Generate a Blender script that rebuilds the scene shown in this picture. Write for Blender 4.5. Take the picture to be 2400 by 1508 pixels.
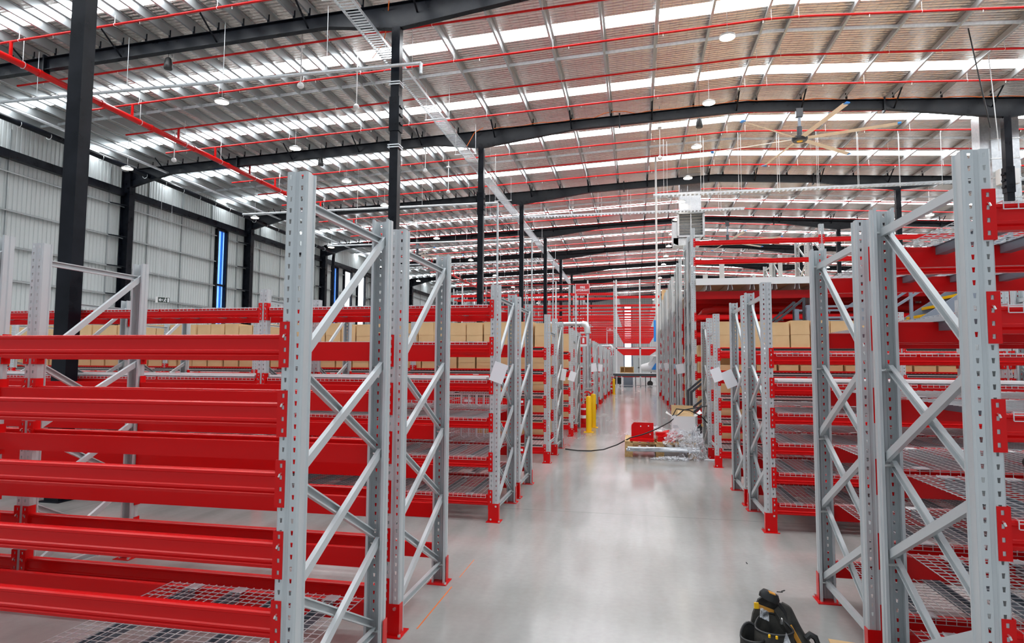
import bpy, math, random
from mathutils import Vector, Matrix
random.seed(7)
S = bpy.context.scene
for o in list(bpy.data.objects): bpy.data.objects.remove(o)
C = S.collection.objects
# ---------------------------------------------------------------- camera
cam_d = bpy.data.cameras.new('camera'); cam = bpy.data.objects.new('camera', cam_d); C.link(cam)
cam_d.sensor_width = 36; cam_d.lens = 21.817; cam_d.clip_start = .05; cam_d.clip_end = 500
r_, u_, f_ = Vector((.98082802, .19477545, .00623833)), Vector((.007288, -.06865202, .99761405)), Vector((-.194739, .97844235, .06875535))
cam.matrix_world = Matrix(((r_.x, u_.x, -f_.x, 0), (r_.y, u_.y, -f_.y, 0), (r_.z, u_.z, -f_.z, 1.65), (0, 0, 0, 1)))
S.camera = cam
# ---------------------------------------------------------------- light
W = bpy.data.worlds.new('world'); S.world = W; W.use_nodes = True
W.node_tree.nodes['Background'].inputs[0].default_value = (.82, .91, 1, 1)
W.node_tree.nodes['Background'].inputs[1].default_value = .52
vs = S.view_settings; vs.view_transform = 'Standard'; vs.look = 'None'; vs.gamma = 1; vs.exposure = 0.32; vs.use_curve_mapping = False
SKY_E, LAMP_E = 11.0, 25.0

# ---------------------------------------------------------------- materials
def mat(name, col, rough=.5, metal=0, coat=0, emis=None, es=0, alpha=None, trans=0, build=None, spec=None):
    m = bpy.data.materials.new(name); m.use_nodes = True
    b = m.node_tree.nodes['Principled BSDF']
    b.inputs['Base Color'].default_value = (*col, 1); b.inputs['Roughness'].default_value = rough
    b.inputs['Metallic'].default_value = metal; b.inputs['Coat Weight'].default_value = coat
    b.inputs['Coat Roughness'].default_value = .12
    if spec is not None: b.inputs['Specular IOR Level'].default_value = spec
    if emis: b.inputs['Emission Color'].default_value = (*emis, 1); b.inputs['Emission Strength'].default_value = es
    if trans: b.inputs['Transmission Weight'].default_value = trans
    if alpha is not None: b.inputs['Alpha'].default_value = alpha
    if build: build(m.node_tree, b)
    return m
def noise_col(c1, c2, scale, detail=4, stretch=(1, 1, 1), rough=None, bump=0, lo=.35, hi=.65):
    def f(nt, b):
        N, L = nt.nodes, nt.links
        tc = N.new('ShaderNodeTexCoord'); mp = N.new('ShaderNodeMapping'); mp.inputs['Scale'].default_value = stretch
        no = N.new('ShaderNodeTexNoise'); no.inputs['Scale'].default_value = scale; no.inputs['Detail'].default_value = detail
        cr = N.new('ShaderNodeValToRGB'); cr.color_ramp.elements[0].position = lo; cr.color_ramp.elements[1].position = hi
        cr.color_ramp.elements[0].color = (*c1, 1); cr.color_ramp.elements[1].color = (*c2, 1)
        L.new(tc.outputs['Object'], mp.inputs[0]); L.new(mp.outputs[0], no.inputs[0]); L.new(no.outputs[0], cr.inputs[0]); L.new(cr.outputs[0], b.inputs['Base Color'])
        if rough:
            mr = N.new('ShaderNodeMapRange'); mr.inputs['To Min'].default_value = rough[0]; mr.inputs['To Max'].default_value = rough[1]
            L.new(no.outputs[0], mr.inputs[0]); L.new(mr.outputs[0], b.inputs['Roughness'])
        if bump:
            bp = N.new('ShaderNodeBump'); bp.inputs['Strength'].default_value = bump; bp.inputs['Distance'].default_value = .01
            L.new(no.outputs[0], bp.inputs['Height']); L.new(bp.outputs[0], b.inputs['Normal'])
    return f
def floor_nodes(nt, b):
    N, L = nt.nodes, nt.links
    tc = N.new('ShaderNodeTexCoord')
    def noise(scale, st, det=5, rot=0):
        mp = N.new('ShaderNodeMapping'); mp.inputs['Scale'].default_value = st; mp.inputs['Rotation'].default_value = (0, 0, rot)
        n = N.new('ShaderNodeTexNoise'); n.inputs['Scale'].default_value = scale; n.inputs['Detail'].default_value = det
        L.new(tc.outputs['Object'], mp.inputs[0]); L.new(mp.outputs[0], n.inputs[0]); return n
    a = noise(.5, (1, 1, 1), 6); st = noise(2.0, (1, .12, 1), 4, .5); fi = noise(22, (1, 1, 1), 3)
    cr = N.new('ShaderNodeValToRGB'); cr.color_ramp.elements[0].position = .3; cr.color_ramp.elements[1].position = .7
    cr.color_ramp.elements[0].color = (.31, .30, .285, 1); cr.color_ramp.elements[1].color = (.45, .44, .425, 1)
    L.new(a.outputs[0], cr.inputs[0])
    m1 = N.new('ShaderNodeMix'); m1.data_type = 'RGBA'; m1.blend_type = 'OVERLAY'; m1.inputs[0].default_value = .55
    L.new(cr.outputs[0], m1.inputs[6]); L.new(st.outputs[0], m1.inputs[7])
    m2 = N.new('ShaderNodeMix'); m2.data_type = 'RGBA'; m2.blend_type = 'OVERLAY'; m2.inputs[0].default_value = .08
    L.new(m1.outputs[2], m2.inputs[6]); L.new(fi.outputs[0], m2.inputs[7])
    # sawn joints in the slab
    sx = N.new('ShaderNodeSeparateXYZ'); L.new(tc.outputs['Object'], sx.inputs[0])
    def joint(out, period, off):
        ad = N.new('ShaderNodeMath'); ad.operation = 'ADD'; ad.inputs[1].default_value = off; L.new(out, ad.inputs[0])
        pp = N.new('ShaderNodeMath'); pp.operation = 'PINGPONG'; pp.inputs[1].default_value = period / 2; L.new(ad.outputs[0], pp.inputs[0])
        lt = N.new('ShaderNodeMath'); lt.operation = 'LESS_THAN'; lt.inputs[1].default_value = .005; L.new(pp.outputs[0], lt.inputs[0]); return lt
    j1 = joint(sx.outputs[1], 10.1, 3.0); j2 = joint(sx.outputs[0], 10.3, 6.2)
    mx = N.new('ShaderNodeMath'); mx.operation = 'MAXIMUM'; L.new(j1.outputs[0], mx.inputs[0]); L.new(j2.outputs[0], mx.inputs[1])
    m3 = N.new('ShaderNodeMix'); m3.data_type = 'RGBA'; L.new(mx.outputs[0], m3.inputs[0]); L.new(m2.outputs[2], m3.inputs[6]); m3.inputs[7].default_value = (.2, .2, .2, 1)
    L.new(m3.outputs[2], b.inputs['Base Color'])
    mr = N.new('ShaderNodeMapRange'); mr.inputs['To Min'].default_value = .07; mr.inputs['To Max'].default_value = .22
    L.new(st.outputs[0], mr.inputs[0]); L.new(mr.outputs[0], b.inputs['Roughness'])
def foil_nodes(nt, b):
    N, L = nt.nodes, nt.links
    tc = N.new('ShaderNodeTexCoord')
    mp = N.new('ShaderNodeMapping'); mp.inputs['Scale'].default_value = (2.2, 6, 1)
    no = N.new('ShaderNodeTexNoise'); no.inputs['Scale'].default_value = 1.8; no.inputs['Detail'].default_value = 6
    L.new(tc.outputs['Object'], mp.inputs[0]); L.new(mp.outputs[0], no.inputs[0])
    mp2 = N.new('ShaderNodeMapping'); mp2.inputs['Scale'].default_value = (.25, 1.0, 1)
    no2 = N.new('ShaderNodeTexNoise'); no2.inputs['Scale'].default_value = .8; no2.inputs['Detail'].default_value = 2
    L.new(tc.outputs['Object'], mp2.inputs[0]); L.new(mp2.outputs[0], no2.inputs[0])
    sx = N.new('ShaderNodeSeparateXYZ'); L.new(tc.outputs['Object'], sx.inputs[0])
    def line(out, period):
        pp = N.new('ShaderNodeMath'); pp.operation = 'PINGPONG'; pp.inputs[1].default_value = period / 2; L.new(out, pp.inputs[0])
        mr = N.new('ShaderNodeMapRange'); mr.inputs['From Max'].default_value = .02; mr.inputs['To Min'].default_value = 1; mr.inputs['To Max'].default_value = 0; L.new(pp.outputs[0], mr.inputs[0]); return mr
    l1, l2 = line(sx.outputs[0], .30), line(sx.outputs[1], .15)
    mx = N.new('ShaderNodeMath'); mx.operation = 'MAXIMUM'; L.new(l1.outputs[0], mx.inputs[0]); L.new(l2.outputs[0], mx.inputs[1])
    mc = N.new('ShaderNodeMix'); mc.data_type = 'RGBA'; mu = N.new('ShaderNodeMath'); mu.operation = 'MULTIPLY'; mu.inputs[1].default_value = .5
    L.new(mx.outputs[0], mu.inputs[0]); L.new(mu.outputs[0], mc.inputs[0]); mc.inputs[6].default_value = (.74, .70, .66, 1); mc.inputs[7].default_value = (.4, .33, .28, 1)
    L.new(mc.outputs[2], b.inputs['Base Color'])
    pw = N.new('ShaderNodeMath'); pw.operation = 'PINGPONG'; pw.inputs[1].default_value = .075; L.new(sx.outputs[1], pw.inputs[0])
    pm = N.new('ShaderNodeMath'); pm.operation = 'MULTIPLY'; L.new(pw.outputs[0], pm.inputs[0]); L.new(no2.outputs[0], pm.inputs[1])
    a1 = N.new('ShaderNodeMath'); a1.operation = 'MULTIPLY_ADD'; a1.inputs[1].default_value = 2.5; L.new(no2.outputs[0], a1.inputs[0]); L.new(no.outputs[0], a1.inputs[2])
    a2 = N.new('ShaderNodeMath'); a2.operation = 'MULTIPLY_ADD'; a2.inputs[1].default_value = 9.0; L.new(pm.outputs[0], a2.inputs[0]); L.new(a1.outputs[0], a2.inputs[2])
    bp = N.new('ShaderNodeBump'); bp.inputs['Strength'].default_value = 1.0; bp.inputs['Distance'].default_value = .10
    L.new(a2.outputs[0], bp.inputs['Height']); L.new(bp.outputs[0], b.inputs['Normal'])
def film_nodes(nt, b):
    N, L = nt.nodes, nt.links
    tc = N.new('ShaderNodeTexCoord'); no = N.new('ShaderNodeTexNoise'); no.inputs['Scale'].default_value = 9; no.inputs['Detail'].default_value = 6; no.inputs['Distortion'].default_value = 1.5
    cr = N.new('ShaderNodeValToRGB'); e = cr.color_ramp.elements; e[0].position = .40; e[0].color = (.08, .08, .08, 1); e[1].position = .52; e[1].color = (.75, .75, .75, 1)
    e2 = cr.color_ramp.elements.new(.60); e2.color = (.12, .12, .12, 1)
    L.new(tc.outputs['Object'], no.inputs[0]); L.new(no.outputs[0], cr.inputs[0]); L.new(cr.outputs[0], b.inputs['Alpha'])
    bp = N.new('ShaderNodeBump'); bp.inputs['Strength'].default_value = .8; bp.inputs['Distance'].default_value = .03; L.new(no.outputs[0], bp.inputs['Height']); L.new(bp.outputs[0], b.inputs['Normal'])
M = dict(
    red=mat('red_powder_coat', (.66, .006, .007), .27, spec=.22),
    redpipe=mat('red_pipe_paint', (.60, .004, .004), .3, spec=.3),
    grey=mat('grey_powder_coat', (.55, .58, .59), .33, .15, coat=.1),
    zinc=mat('galvanised_steel', (.62, .65, .67), .38, .75, build=noise_col((.55, .58, .61), (.66, .69, .71), 10, 3)),
    zincdark=mat('dull_zinc_channel', (.17, .20, .24), .4, .5),
    wire=mat('zinc_wire', (.74, .76, .77), .35, .5),
    black=mat('black_steel_paint', (.012, .014, .02), .28, spec=.14, build=noise_col((.003, .004, .007), (.009, .011, .016), 3, 4, rough=(.2, .4))),
    dgrey=mat('dark_grey_paint', (.045, .05, .06), .4),
    mgrey=mat('blue_grey_paint', (.22, .26, .32), .4),
    purlin=mat('zinc_purlin', (.42, .45, .46), .42, .6),
    clad=mat('light_wall_sheeting', (.52, .55, .55), .5),
    card=mat('cardboard', (.60, .37, .16), .75, build=noise_col((.66, .43, .21), (.74, .50, .26), 3, 3)),
    carddk=mat('cardboard_edge', (.33, .18, .07), .8),
    white=mat('white_paint', (.8, .8, .8), .4), paper=mat('white_paper', (.86, .87, .9), .6),
    board=mat('particle_board', (.58, .42, .26), .7),
    floor=mat('polished_concrete', (.45, .45, .44), .2, build=floor_nodes, spec=.6),
    foil=mat('silver_foil_blanket', (.85, .8, .76), .27, 1, build=foil_nodes),
    sky=mat('translucent_rooflight_daylight', (.8, .9, 1), .4, emis=(.93, .97, 1), es=SKY_E),
    glassb=mat('blue_tinted_glass', (.3, .6, 1), .1, emis=(.16, .36, .95), es=1.1),
    glassw=mat('daylit_window_glass', (.8, .9, 1), .1, emis=(.88, .94, 1), es=3.0),
    lamp=mat('lit_lamp_diffuser', (1, .9, .8), .4, emis=(1, .84, .66), es=LAMP_E),
    yellow=mat('safety_yellow', (1.0, .56, .0), .4),
    orange=mat('orange_cable', (.85, .18, .02), .5), amber=mat('amber_webbing', (.80, .36, .05), .6),
    blue=mat('bright_blue', (.02, .25, .75), .4), wood=mat('pine_wood', (.62, .40, .17), .7, build=noise_col((.50, .30, .12), (.68, .46, .21), 2, 5, (14, 1, 14))),
    cloth=mat('black_ballistic_fabric', (.022, .021, .019), .8, build=noise_col((.018, .017, .016), (.07, .065, .055), 14, 6, bump=.6)),
    rubber=mat('black_rubber', (.015, .015, .015), .45),
    film=mat('clear_stretch_film', (.85, .87, .9), .1, alpha=.24, build=film_nodes), tan=mat('tan_fan_blade', (.88, .78, .66), .5),
    chrome=mat('silver_wrap', (.58, .61, .64), .4, .5, build=noise_col((.4, .43, .47), (.7, .73, .76), 8, 5, (1, 6, 6), bump=.5)), signred=mat('sign_red', (.62, .03, .035), .4), signgreen=mat('dark_sign_face', (.05, .07, .06), .4),
    bolt=mat('bright_zinc_bolt', (.8, .8, .78), .25, .9), dark=mat('dark_recess', (.03, .03, .03), .7),
)
# ---------------------------------------------------------------- mesh helpers
class MB:
    def __init__(s): s.v, s.f = [], []
    def quad(s, *p):
        n = len(s.v); s.v += [tuple(q) for q in p]; s.f.append(tuple(range(n, n + len(p)))); return s
    def box(s, x0, x1, y0, y1, z0, z1):
        n = len(s.v)
        s.v += [(x, y, z) for z in (z0, z1) for y in (y0, y1) for x in (x0, x1)]
        s.f += [(n, n+2, n+3, n+1), (n+4, n+5, n+7, n+6), (n, n+1, n+5, n+4), (n+2, n+6, n+7, n+3), (n, n+4, n+6, n+2), (n+1, n+3, n+7, n+5)]; return s
    def xform(s, mtx, start=0):
        s.v = s.v[:start] + [tuple(mtx @ Vector(p)) for p in s.v[start:]]; return s
    def prism(s, prof, axis, a, b):
        # prof: list of 2-D points; axis 'x': (y,z) profile extruded in x ; 'y': (x,z) ; 'z': (x,y)
        k = len(prof); n = len(s.v)
        mk = {'x': lambda p, t: (t, p[0], p[1]), 'y': lambda p, t: (p[0], t, p[1]), 'z': lambda p, t: (p[0], p[1], t)}[axis]
        s.v += [mk(p, a) for p in prof] + [mk(p, b) for p in prof]
        for i in range(k): j = (i + 1) % k; s.f.append((n+i, n+j, n+k+j, n+k+i))
        s.f.append(tuple(range(n, n+k))[::-1]); s.f.append(tuple(range(n+k, n+2*k))); return s
    def tube(s, pts, r, n=8, closed=False, cap=True):
        pts = [Vector(p) for p in pts]; m = len(pts); base = len(s.v); up = Vector((0, 0, 1)); prev = None
        for i, p in enumerate(pts):
            if closed: t = pts[(i+1) % m] - pts[i-1]
            else: t = pts[min(i+1, m-1)] - pts[max(i-1, 0)]
            t.normalize()
            if prev is None: a = t.cross(up if abs(t.z) < .9 else Vector((1, 0, 0))).normalized()
            else: a = (prev - t * prev.dot(t)).normalized()
            prev = a; b = t.cross(a); rr = r[i] if isinstance(r, (list, tuple)) else r
            s.v += [tuple(p + (a * math.cos(q) + b * math.sin(q)) * rr) for q in [2*math.pi*(k+.5)/n for k in range(n)]]
        for i in range(m if closed else m-1):
            j = (i+1) % m
            for k in range(n): l = (k+1) % n; s.f.append((base+i*n+k, base+i*n+l, base+j*n+l, base+j*n+k))
        if cap and not closed: s.f.append(tuple(range(base, base+n))[::-1]); s.f.append(tuple(range(base+(m-1)*n, base+m*n)))
        return s
    def bar(s, a, b, w, h=None, up=(0, 0, 1)):
        a, b = Vector(a), Vector(b); h = h or w; t = (b-a).normalized(); x = t.cross(Vector(up))
        x = x.normalized() if x.length > 1e-4 else Vector((1, 0, 0)); z = x.cross(t); n = len(s.v)
        for p in (a, b): s.v += [tuple(p + x*sx*w/2 + z*sz*h/2) for sx, sz in ((-1, -1), (1, -1), (1, 1), (-1, 1))]
        s.f += [(n, n+1, n+5, n+4), (n+1, n+2, n+6, n+5), (n+2, n+3, n+7, n+6), (n+3, n, n+4, n+7), (n+3, n+2, n+1, n), (n+4, n+5, n+6, n+7)]; return s
    def lathe(s, prof, n=20, c=(0, 0, 0)):
        b = len(s.v); k = len(prof)
        for i in range(n):
            q = 2*math.pi*i/n; s.v += [(c[0]+r*math.cos(q), c[1]+r*math.sin(q), c[2]+z) for r, z in prof]
        for i in range(n):
            j = (i+1) % n
            for p in range(k-1): s.f.append((b+i*k+p, b+j*k+p, b+j*k+p+1, b+i*k+p+1))
        return s
    def mesh(s, name, m=None, smooth=False):
        me = bpy.data.meshes.new(name); me.from_pydata(s.v, [], s.f); me.validate()
        if m: me.materials.append(M[m])
        if smooth:
            me.polygons.foreach_set('use_smooth', [True]*len(me.polygons)); me.set_sharp_from_angle(angle=math.radians(40))
        me.update(); return me
def put(name, me, parent=None, loc=(0, 0, 0), rot=(0, 0, 0), sc=None):
    o = bpy.data.objects.new(name, me); C.link(o); o.location = loc; o.rotation_euler = rot
    if sc: o.scale = sc
    if parent: o.parent = parent
    return o
def tag(o, label, cat, group=None):
    o['label'] = label; o['category'] = cat
    if group: o['group'] = group
    return o
def thing(name, label, cat, loc=(0, 0, 0), rot=(0, 0, 0), group=None):
    return tag(put(name, None, None, loc, rot), label, cat, group)
def struct(name, mb, m, smooth=False):
    o = put(name, mb.mesh(name, m, smooth)); o['kind'] = 'structure'; return o
def solid(me, th, off=1, m=None):
    o = bpy.data.objects.new('tmp', me); C.link(o); md = o.modifiers.new('s', 'SOLIDIFY'); md.thickness = th; md.offset = off
    dg = bpy.context.evaluated_depsgraph_get(); dg.update(); r = bpy.data.meshes.new_from_object(o.evaluated_get(dg))
    bpy.data.objects.remove(o); r.name = me.name; return r
ORD = ['first', 'second', 'third', 'fourth', 'fifth', 'sixth', 'seventh', 'eighth', 'ninth', 'tenth', 'eleventh', 'twelfth', 'thirteenth', 'fourteenth', 'fifteenth', 'sixteenth', 'seventeenth', 'eighteenth', 'nineteenth', 'twentieth']
def ordn(i):
    if i < 20: return ORD[i]
    t = ['twenty', 'thirty', 'forty', 'fifty'][(i+1)//10-2]
    return (t[:-1] + 'ieth') if (i+1) % 10 == 0 else t + '-' + ORD[(i+1) % 10 - 1]
def roofz(x): return 12.62 - (.042*(4.6-x) if x < 4.6 else .062*(x-4.6))

# ================================================================ BUILDING
XW, XE, YB, YF = -25.5, 34.0, 104.0, 1.0
struct('floor', MB().box(XW-.3, XE, -6, YB, -.2, 0), 'floor')
# roof: foil between skylight strips (each strip its own window)
STRIP = [(19.42 + 4.82*k - (.02*k if k > 1 else 0), .70) for k in range(-4, 17)]
def roofslab(mb, y0, y1, off, th=.02):
    for a, b in ((XW-.2, 4.6), (4.6, XE)):
        za, zb = roofz(a)+off, roofz(b)+off
        mb.prism([(a, za), (b, zb), (b, zb+th), (a, za+th)], 'y', y0, y1)
mb = MB(); y = 0.0
for s, w in STRIP:
    roofslab(mb, y, s, .42); y = s + w
roofslab(mb, y, YB, .42)
struct('ceiling', mb, 'foil')
for n, (s, w) in enumerate(STRIP):
    mb = MB(); roofslab(mb, s, s+w, .445, .02)
    struct('window_%d' % (n+1), mb, 'sky')
# left wall: ribbed sheeting with window gaps
WINS = [(33.75, 34.6), (48.7, 49.6), (50.9, 52.3), (53.6, 55.2)]
def ribs(mb, y0, y1, z0, z1):
    prof = []; yy = y0
    while yy < y1 - .05:
        e = min(yy+.2, y1)
        prof += [(XW, yy), (XW, min(yy+.13, e)), (XW-.03, min(yy+.15, e)), (XW-.03, min(yy+.18, e))]; yy += .2
    prof += [(XW, y1), (XW-.1, y1), (XW-.1, y0)]
    mb.prism(prof, 'z', z0, z1)
mb = MB(); y = 2.0
for a, b in WINS + [(YB, YB)]:
    ribs(mb, y, a, 0, 11.75)
    if b < YB: ribs(mb, a, b, 9.9, 11.75); ribs(mb, a, b, 0, 2.2)
    y = b
struct('wall_left', mb, 'clad')
nw = len(STRIP)
for i, (a, b) in enumerate(WINS):
    g = put('window_%d' % (nw+1), MB().box(XW-.04, XW-.02, a, b, 2.2, 9.9).mesh('window_pane', 'glassb' if i in (0, 1) else 'glassw')); g['kind'] = 'structure'
    mb = MB()
    for yy in (a-.08, b-.02): mb.box(XW-.02, XW+.2, yy, yy+.12, 2.2, 9.95)
    for zz in (2.2, 6.4, 9.85): mb.box(XW-.02, XW+.12, a, b, zz, zz+.12)
    put('window_frame', mb.mesh('window_frame', 'black'), g)
    if i < 2: put('window_reveal', MB().box(XW-.01, XW+.1, a+.5, a+.56, 2.2, 9.9).mesh('window_reveal', 'blue'), g)
    nw += 1
# back wall with tall daylight slot, right wall
mb = MB()
def ribx(mb, x0, x1, z0, z1, ywall, sgn=1):
    prof = []; xx = x0
    while xx < x1 - .05:
        e = min(xx+.3, x1); prof += [(xx, ywall), (min(xx+.2, e), ywall), (min(xx+.23, e), ywall+.03*sgn), (min(xx+.27, e), ywall+.03*sgn)]; xx += .3
    prof += [(x1, ywall), (x1, ywall+.12*sgn), (x0, ywall+.12*sgn)]
    mb.prism(prof, 'z', z0, z1)
ribx(mb, XW, -1.7, 0, 13, YB-.2); ribx(mb, -.7, XE, 0, 13, YB-.2); ribx(mb, -1.7, -.7, 11.3, 13, YB-.2); ribx(mb, -1.7, -.7, 0, .9, YB-.2)
struct('wall_back', mb, 'clad')
struct('wall_right', MB().box(XE, XE+.1, 2, YB, 0, 11.5), 'clad')
nw += 1; g = struct('window_%d' % nw, MB().box(-1.7, -.7, YB-.16, YB-.12, .9, 11.3), 'glassw')
put('window_frame', MB().box(-1.95, -1.7, YB-.3, YB-.15, .9, 11.3).box(-.7, -.45, YB-.3, YB-.15, .9, 11.3).box(-1.7, -.7, YB-.3, YB-.15, 4.3, 4.5).mesh('window_frame', 'mgrey'), g)
# purlins: Z sections running away from the camera
pur = MB().prism([(-.075, .02), (-.07, 0), (.0, 0), (.0, .265), (.07, .265), (.07, .27), (-.006, .27), (-.006, .006), (-.069, .006)], 'y', 1, YB-.3).mesh('roof_purlin', 'purlin')
PX = [4.2 - 1.72*k for k in range(9)] + [-9.56-.5-.86*k for k in range(18)]; PXR = [5.0 + 1.72*k for k in range(17)]
for side, arr in (('left', PX), ('right', PXR)):
    for k, x in enumerate(arr):
        o = put('roof_purlin', pur, None, (x, 0, roofz(x)+.14))
        tag(o, 'long galvanised roof purlin, %s to the %s of the roof ridge' % (ordn(k), side), 'roof purlin', 'roof purlins')
# bridging straps halfway between rafters
BAY = 10.1; YR = [6.36 + BAY*n for n in range(10)]
for n in range(1, 10):
    for q, fr in enumerate((.5,)):
        yy = YR[n] - BAY*fr - .2
        mb = MB()
        for a, b in ((XW+.3, 4.6), (4.6, XE-1)):
            mb.bar((a, yy, roofz(a)+.2), (b, yy, roofz(b)+.2), .05, .10)
        tag(put('bridging_strap', mb.mesh('bridging_strap', 'zinc')), 'thin zinc bridging strap crossing the purlins, %s roof bay from the camera' % ordn(n-1), 'roof bracing', 'roof bridging straps')
# portal rafters
XA, XB = -6.73, 14.05
def rafter(Y, n):
    t = thing('roof_rafter', 'black steel roof rafter, %s one back from the camera' % ordn(n), 'roof beam', (0, Y, 0), group='roof rafters')
    xs = [XW+.3, XW+2.8, XA-2.2, XA, XA+4.2, 4.6, XB-4.2, XB, XB+2.2, XE-.2]; dp = [.95, .42, .42, .78, .40, .40, .40, .78, .42, .42]
    web, bf, tf = MB(), MB(), MB()
    for i in range(len(xs)-1):
        a, b = xs[i], xs[i+1]; za, zb = roofz(a), roofz(b)
        web.prism([(a, za-dp[i]), (b, zb-dp[i+1]), (b, zb), (a, za)], 'y', -.008, .008)
        for (pa, pb) in ((za, zb), (za-dp[i]+.014, zb-dp[i+1]+.014)): bf.prism([(a, pa-.014), (b, pb-.014), (b, pb), (a, pa)], 'y', -.1, .1)
    put('rafter_web', web.mesh('rafter_web', 'black'), t); put('rafter_flange', bf.mesh('rafter_flange', 'black'), t)
    for x in (-19.0, -.6, 9.8):
        put('splice_plate', MB().box(-.03, .03, -.12, .12, -.52, .08).mesh('splice_plate', 'black'), t, (x, 0, roofz(x)))
    for k, x in enumerate(PX+PXR):
        if x > XE-2 or x < XW: continue
        z = roofz(x)
        put('purlin_cleat', CLEAT, t, (x, 0, z))
        if (k % 2 == 0 if k < 9 or k > 26 else k % 4 == 0): put('fly_brace', FLY, t, (x, 0, z))
CLEAT = MB().box(-.04, .04, -.004, .004, 0, .3).mesh('purlin_cleat', 'black')
FLY = MB().bar((0, -.02, -.36), (.0, -.85, .16), .06, .012).bar((0, .02, -.36), (.0, .85, .16), .06, .012).mesh('fly_brace', 'black')
for n in range(1, 10): rafter(YR[n], n-1)
# columns
def column(name, x, y, w, d, h, label, hollow=True, grp=None):
    t = thing(name, label, 'column', (x, y, 0), group=grp)
    if hollow: put('shaft', MB().box(-w/2, w/2, -d/2, d/2, .0, h).mesh('shaft', 'black'), t)
    else: put('shaft', MB().box(-.01, .01, -d/2, d/2, 0, h).box(-w/2, w/2, -d/2, -d/2+.016, 0, h).box(-w/2, w/2, d/2-.016, d/2, 0, h).mesh('shaft', 'black'), t)
    put('base_plate', MB().box(-w/2-.04, w/2+.04, -d/2-.04, d/2+.04, 0, .015).mesh('base_plate', 'black'), t)
    return t
c0 = column('steel_column', -6.74, 6.30, .20, .17, roofz(-6.7)-.4, 'tall black box column rising between the two nearest left racks, closest column to the camera', grp='building columns')
for n in range(1, 10):
    c = column('steel_column', XA, YR[n], .25, .25, roofz(XA)-.75, 'black steel column left of the aisle, %s behind the closest one' % ordn(n-1), grp='building columns')
    if n in (1, 2): put('splice_joint', MB().box(-.15, .15, -.15, .15, -.5, .5).box(.15, .18, -.1, .1, -.3, -.25).box(.15, .18, -.1, .1, -.05, 0).box(.15, .18, -.1, .1, .2, .25).mesh('splice_joint', 'black'), c, (0, 0, 8.8))
    if n == 1:
        for z in (7.9, 9.75): put('clamp', MB().box(-.17, .17, -.17, .17, z-.03, z).box(-.17, .17, -.17, .17, z-.1, z-.07).mesh('clamp', 'zinc'), c)
    c = column('steel_column', XB, YR[n], .25, .25, roofz(XB)-.75, 'black steel column right of the aisle, %s from the camera' % ordn(n-1), grp='building columns')
    if n in (1, 2): put('splice_joint', MB().box(-.15, .15, -.15, .15, -.5, .5).box(-.2, -.15, -.1, .1, -.3, -.22).box(-.2, -.15, -.1, .1, -.05, .03).box(-.2, -.15, -.1, .1, .2, .28).mesh('splice_joint', 'black'), c, (0, 0, 8.8))
for n in range(1, 10):
    t = column('steel_column', XW+.32, YR[n], .35, .5, 11.3, 'black steel wall column, %s along the left wall' % ordn(n-1), False, 'left wall columns')
    t.rotation_euler = (0, 0, math.pi/2)
    for z in (3.5, 5.0, 6.4, 7.9, 9.5): put('girt_brace', MB().bar((-.9, .18, z), (.0, -.2, z), .05).mesh('girt_brace', 'black'), t)
# girts, eave strut, wall studs
for i, z in enumerate((2.2, 3.6, 5.0, 6.4, 7.9, 9.5)):
    mb = MB(); y = 5
    for a, b in WINS + [(YB-1, 0)]:
        mb.box(XW+.01, XW+.16, y, a-.1, z-.01, z).box(XW+.15, XW+.16, y, a-.1, z-.06, z).box(XW+.01, XW+.03, y, a-.1, z, z+.05); y = b+.1
    tag(put('wall_girt', mb.mesh('wall_girt', 'purlin')), 'horizontal galvanised girt on the left wall, %s from the floor' % ordn(i), 'wall girt', 'left wall girts')
ES = MB().box(XW+.02, XW+.3, 0, BAY-.4, 10.0, 10.35).mesh('eave_strut', 'black')
for n in range(9): tag(put('eave_strut', ES, None, (0, YR[n]+.2, 0)), 'black steel beam high on the left wall, %s bay from the camera' % ordn(n), 'wall beam', 'left wall beams')
for k in range(37):
    y = 8.1 + 2.52*k
    if any(a-.4 < y < b+.4 for a, b in WINS) or any(abs(y-q) < .4 for q in YR): continue
    tag(put('wall_stud', MB().box(XW+.01, XW+.07, -.03, .03, 0, 11.3).mesh('wall_stud', 'purlin'), None, (0, y, 0)), 'thin galvanised stay up the left wall, %s from the camera end' % ordn(k), 'wall stay', 'left wall stays')

# ================================================================ SERVICES UNDER THE ROOF
def pipe(name, pts, r, m, label, cat, group=None, n=8):
    return tag(put(name, MB().tube(pts, r, n).mesh(name, m, True)), label, cat, group)
HEAD = MB().lathe([(.0, 0), (.018, 0), (.018, -.03), (.008, -.035), (.012, -.07), (.02, -.075), (0, -.08)], 8).mesh('sprinkler_head', 'bolt')
RING = MB().tube([(0, math.cos(q)*.045, math.sin(q)*.045) for q in [k*math.pi/5 for k in range(10)]], .006, 4, True).bar((0, 0, .045), (0, 0, .3), .012).mesh('pipe_hanger', 'white')
PY = [12.75, 15.2, 17.6, 19.94, 22.41, 24.75, 27.36, 29.6, 32.0, 34.5, 36.9, 39.1, 41.7, 44.0, 46.3, 48.6, 51.0, 53.4, 55.8, 58.2, 60.6, 63, 65.4, 67.8, 70.2, 72.7, 75.1, 77.6, 80, 82.5, 85, 87.5, 90, 92.5, 95, 97.5]
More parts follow.
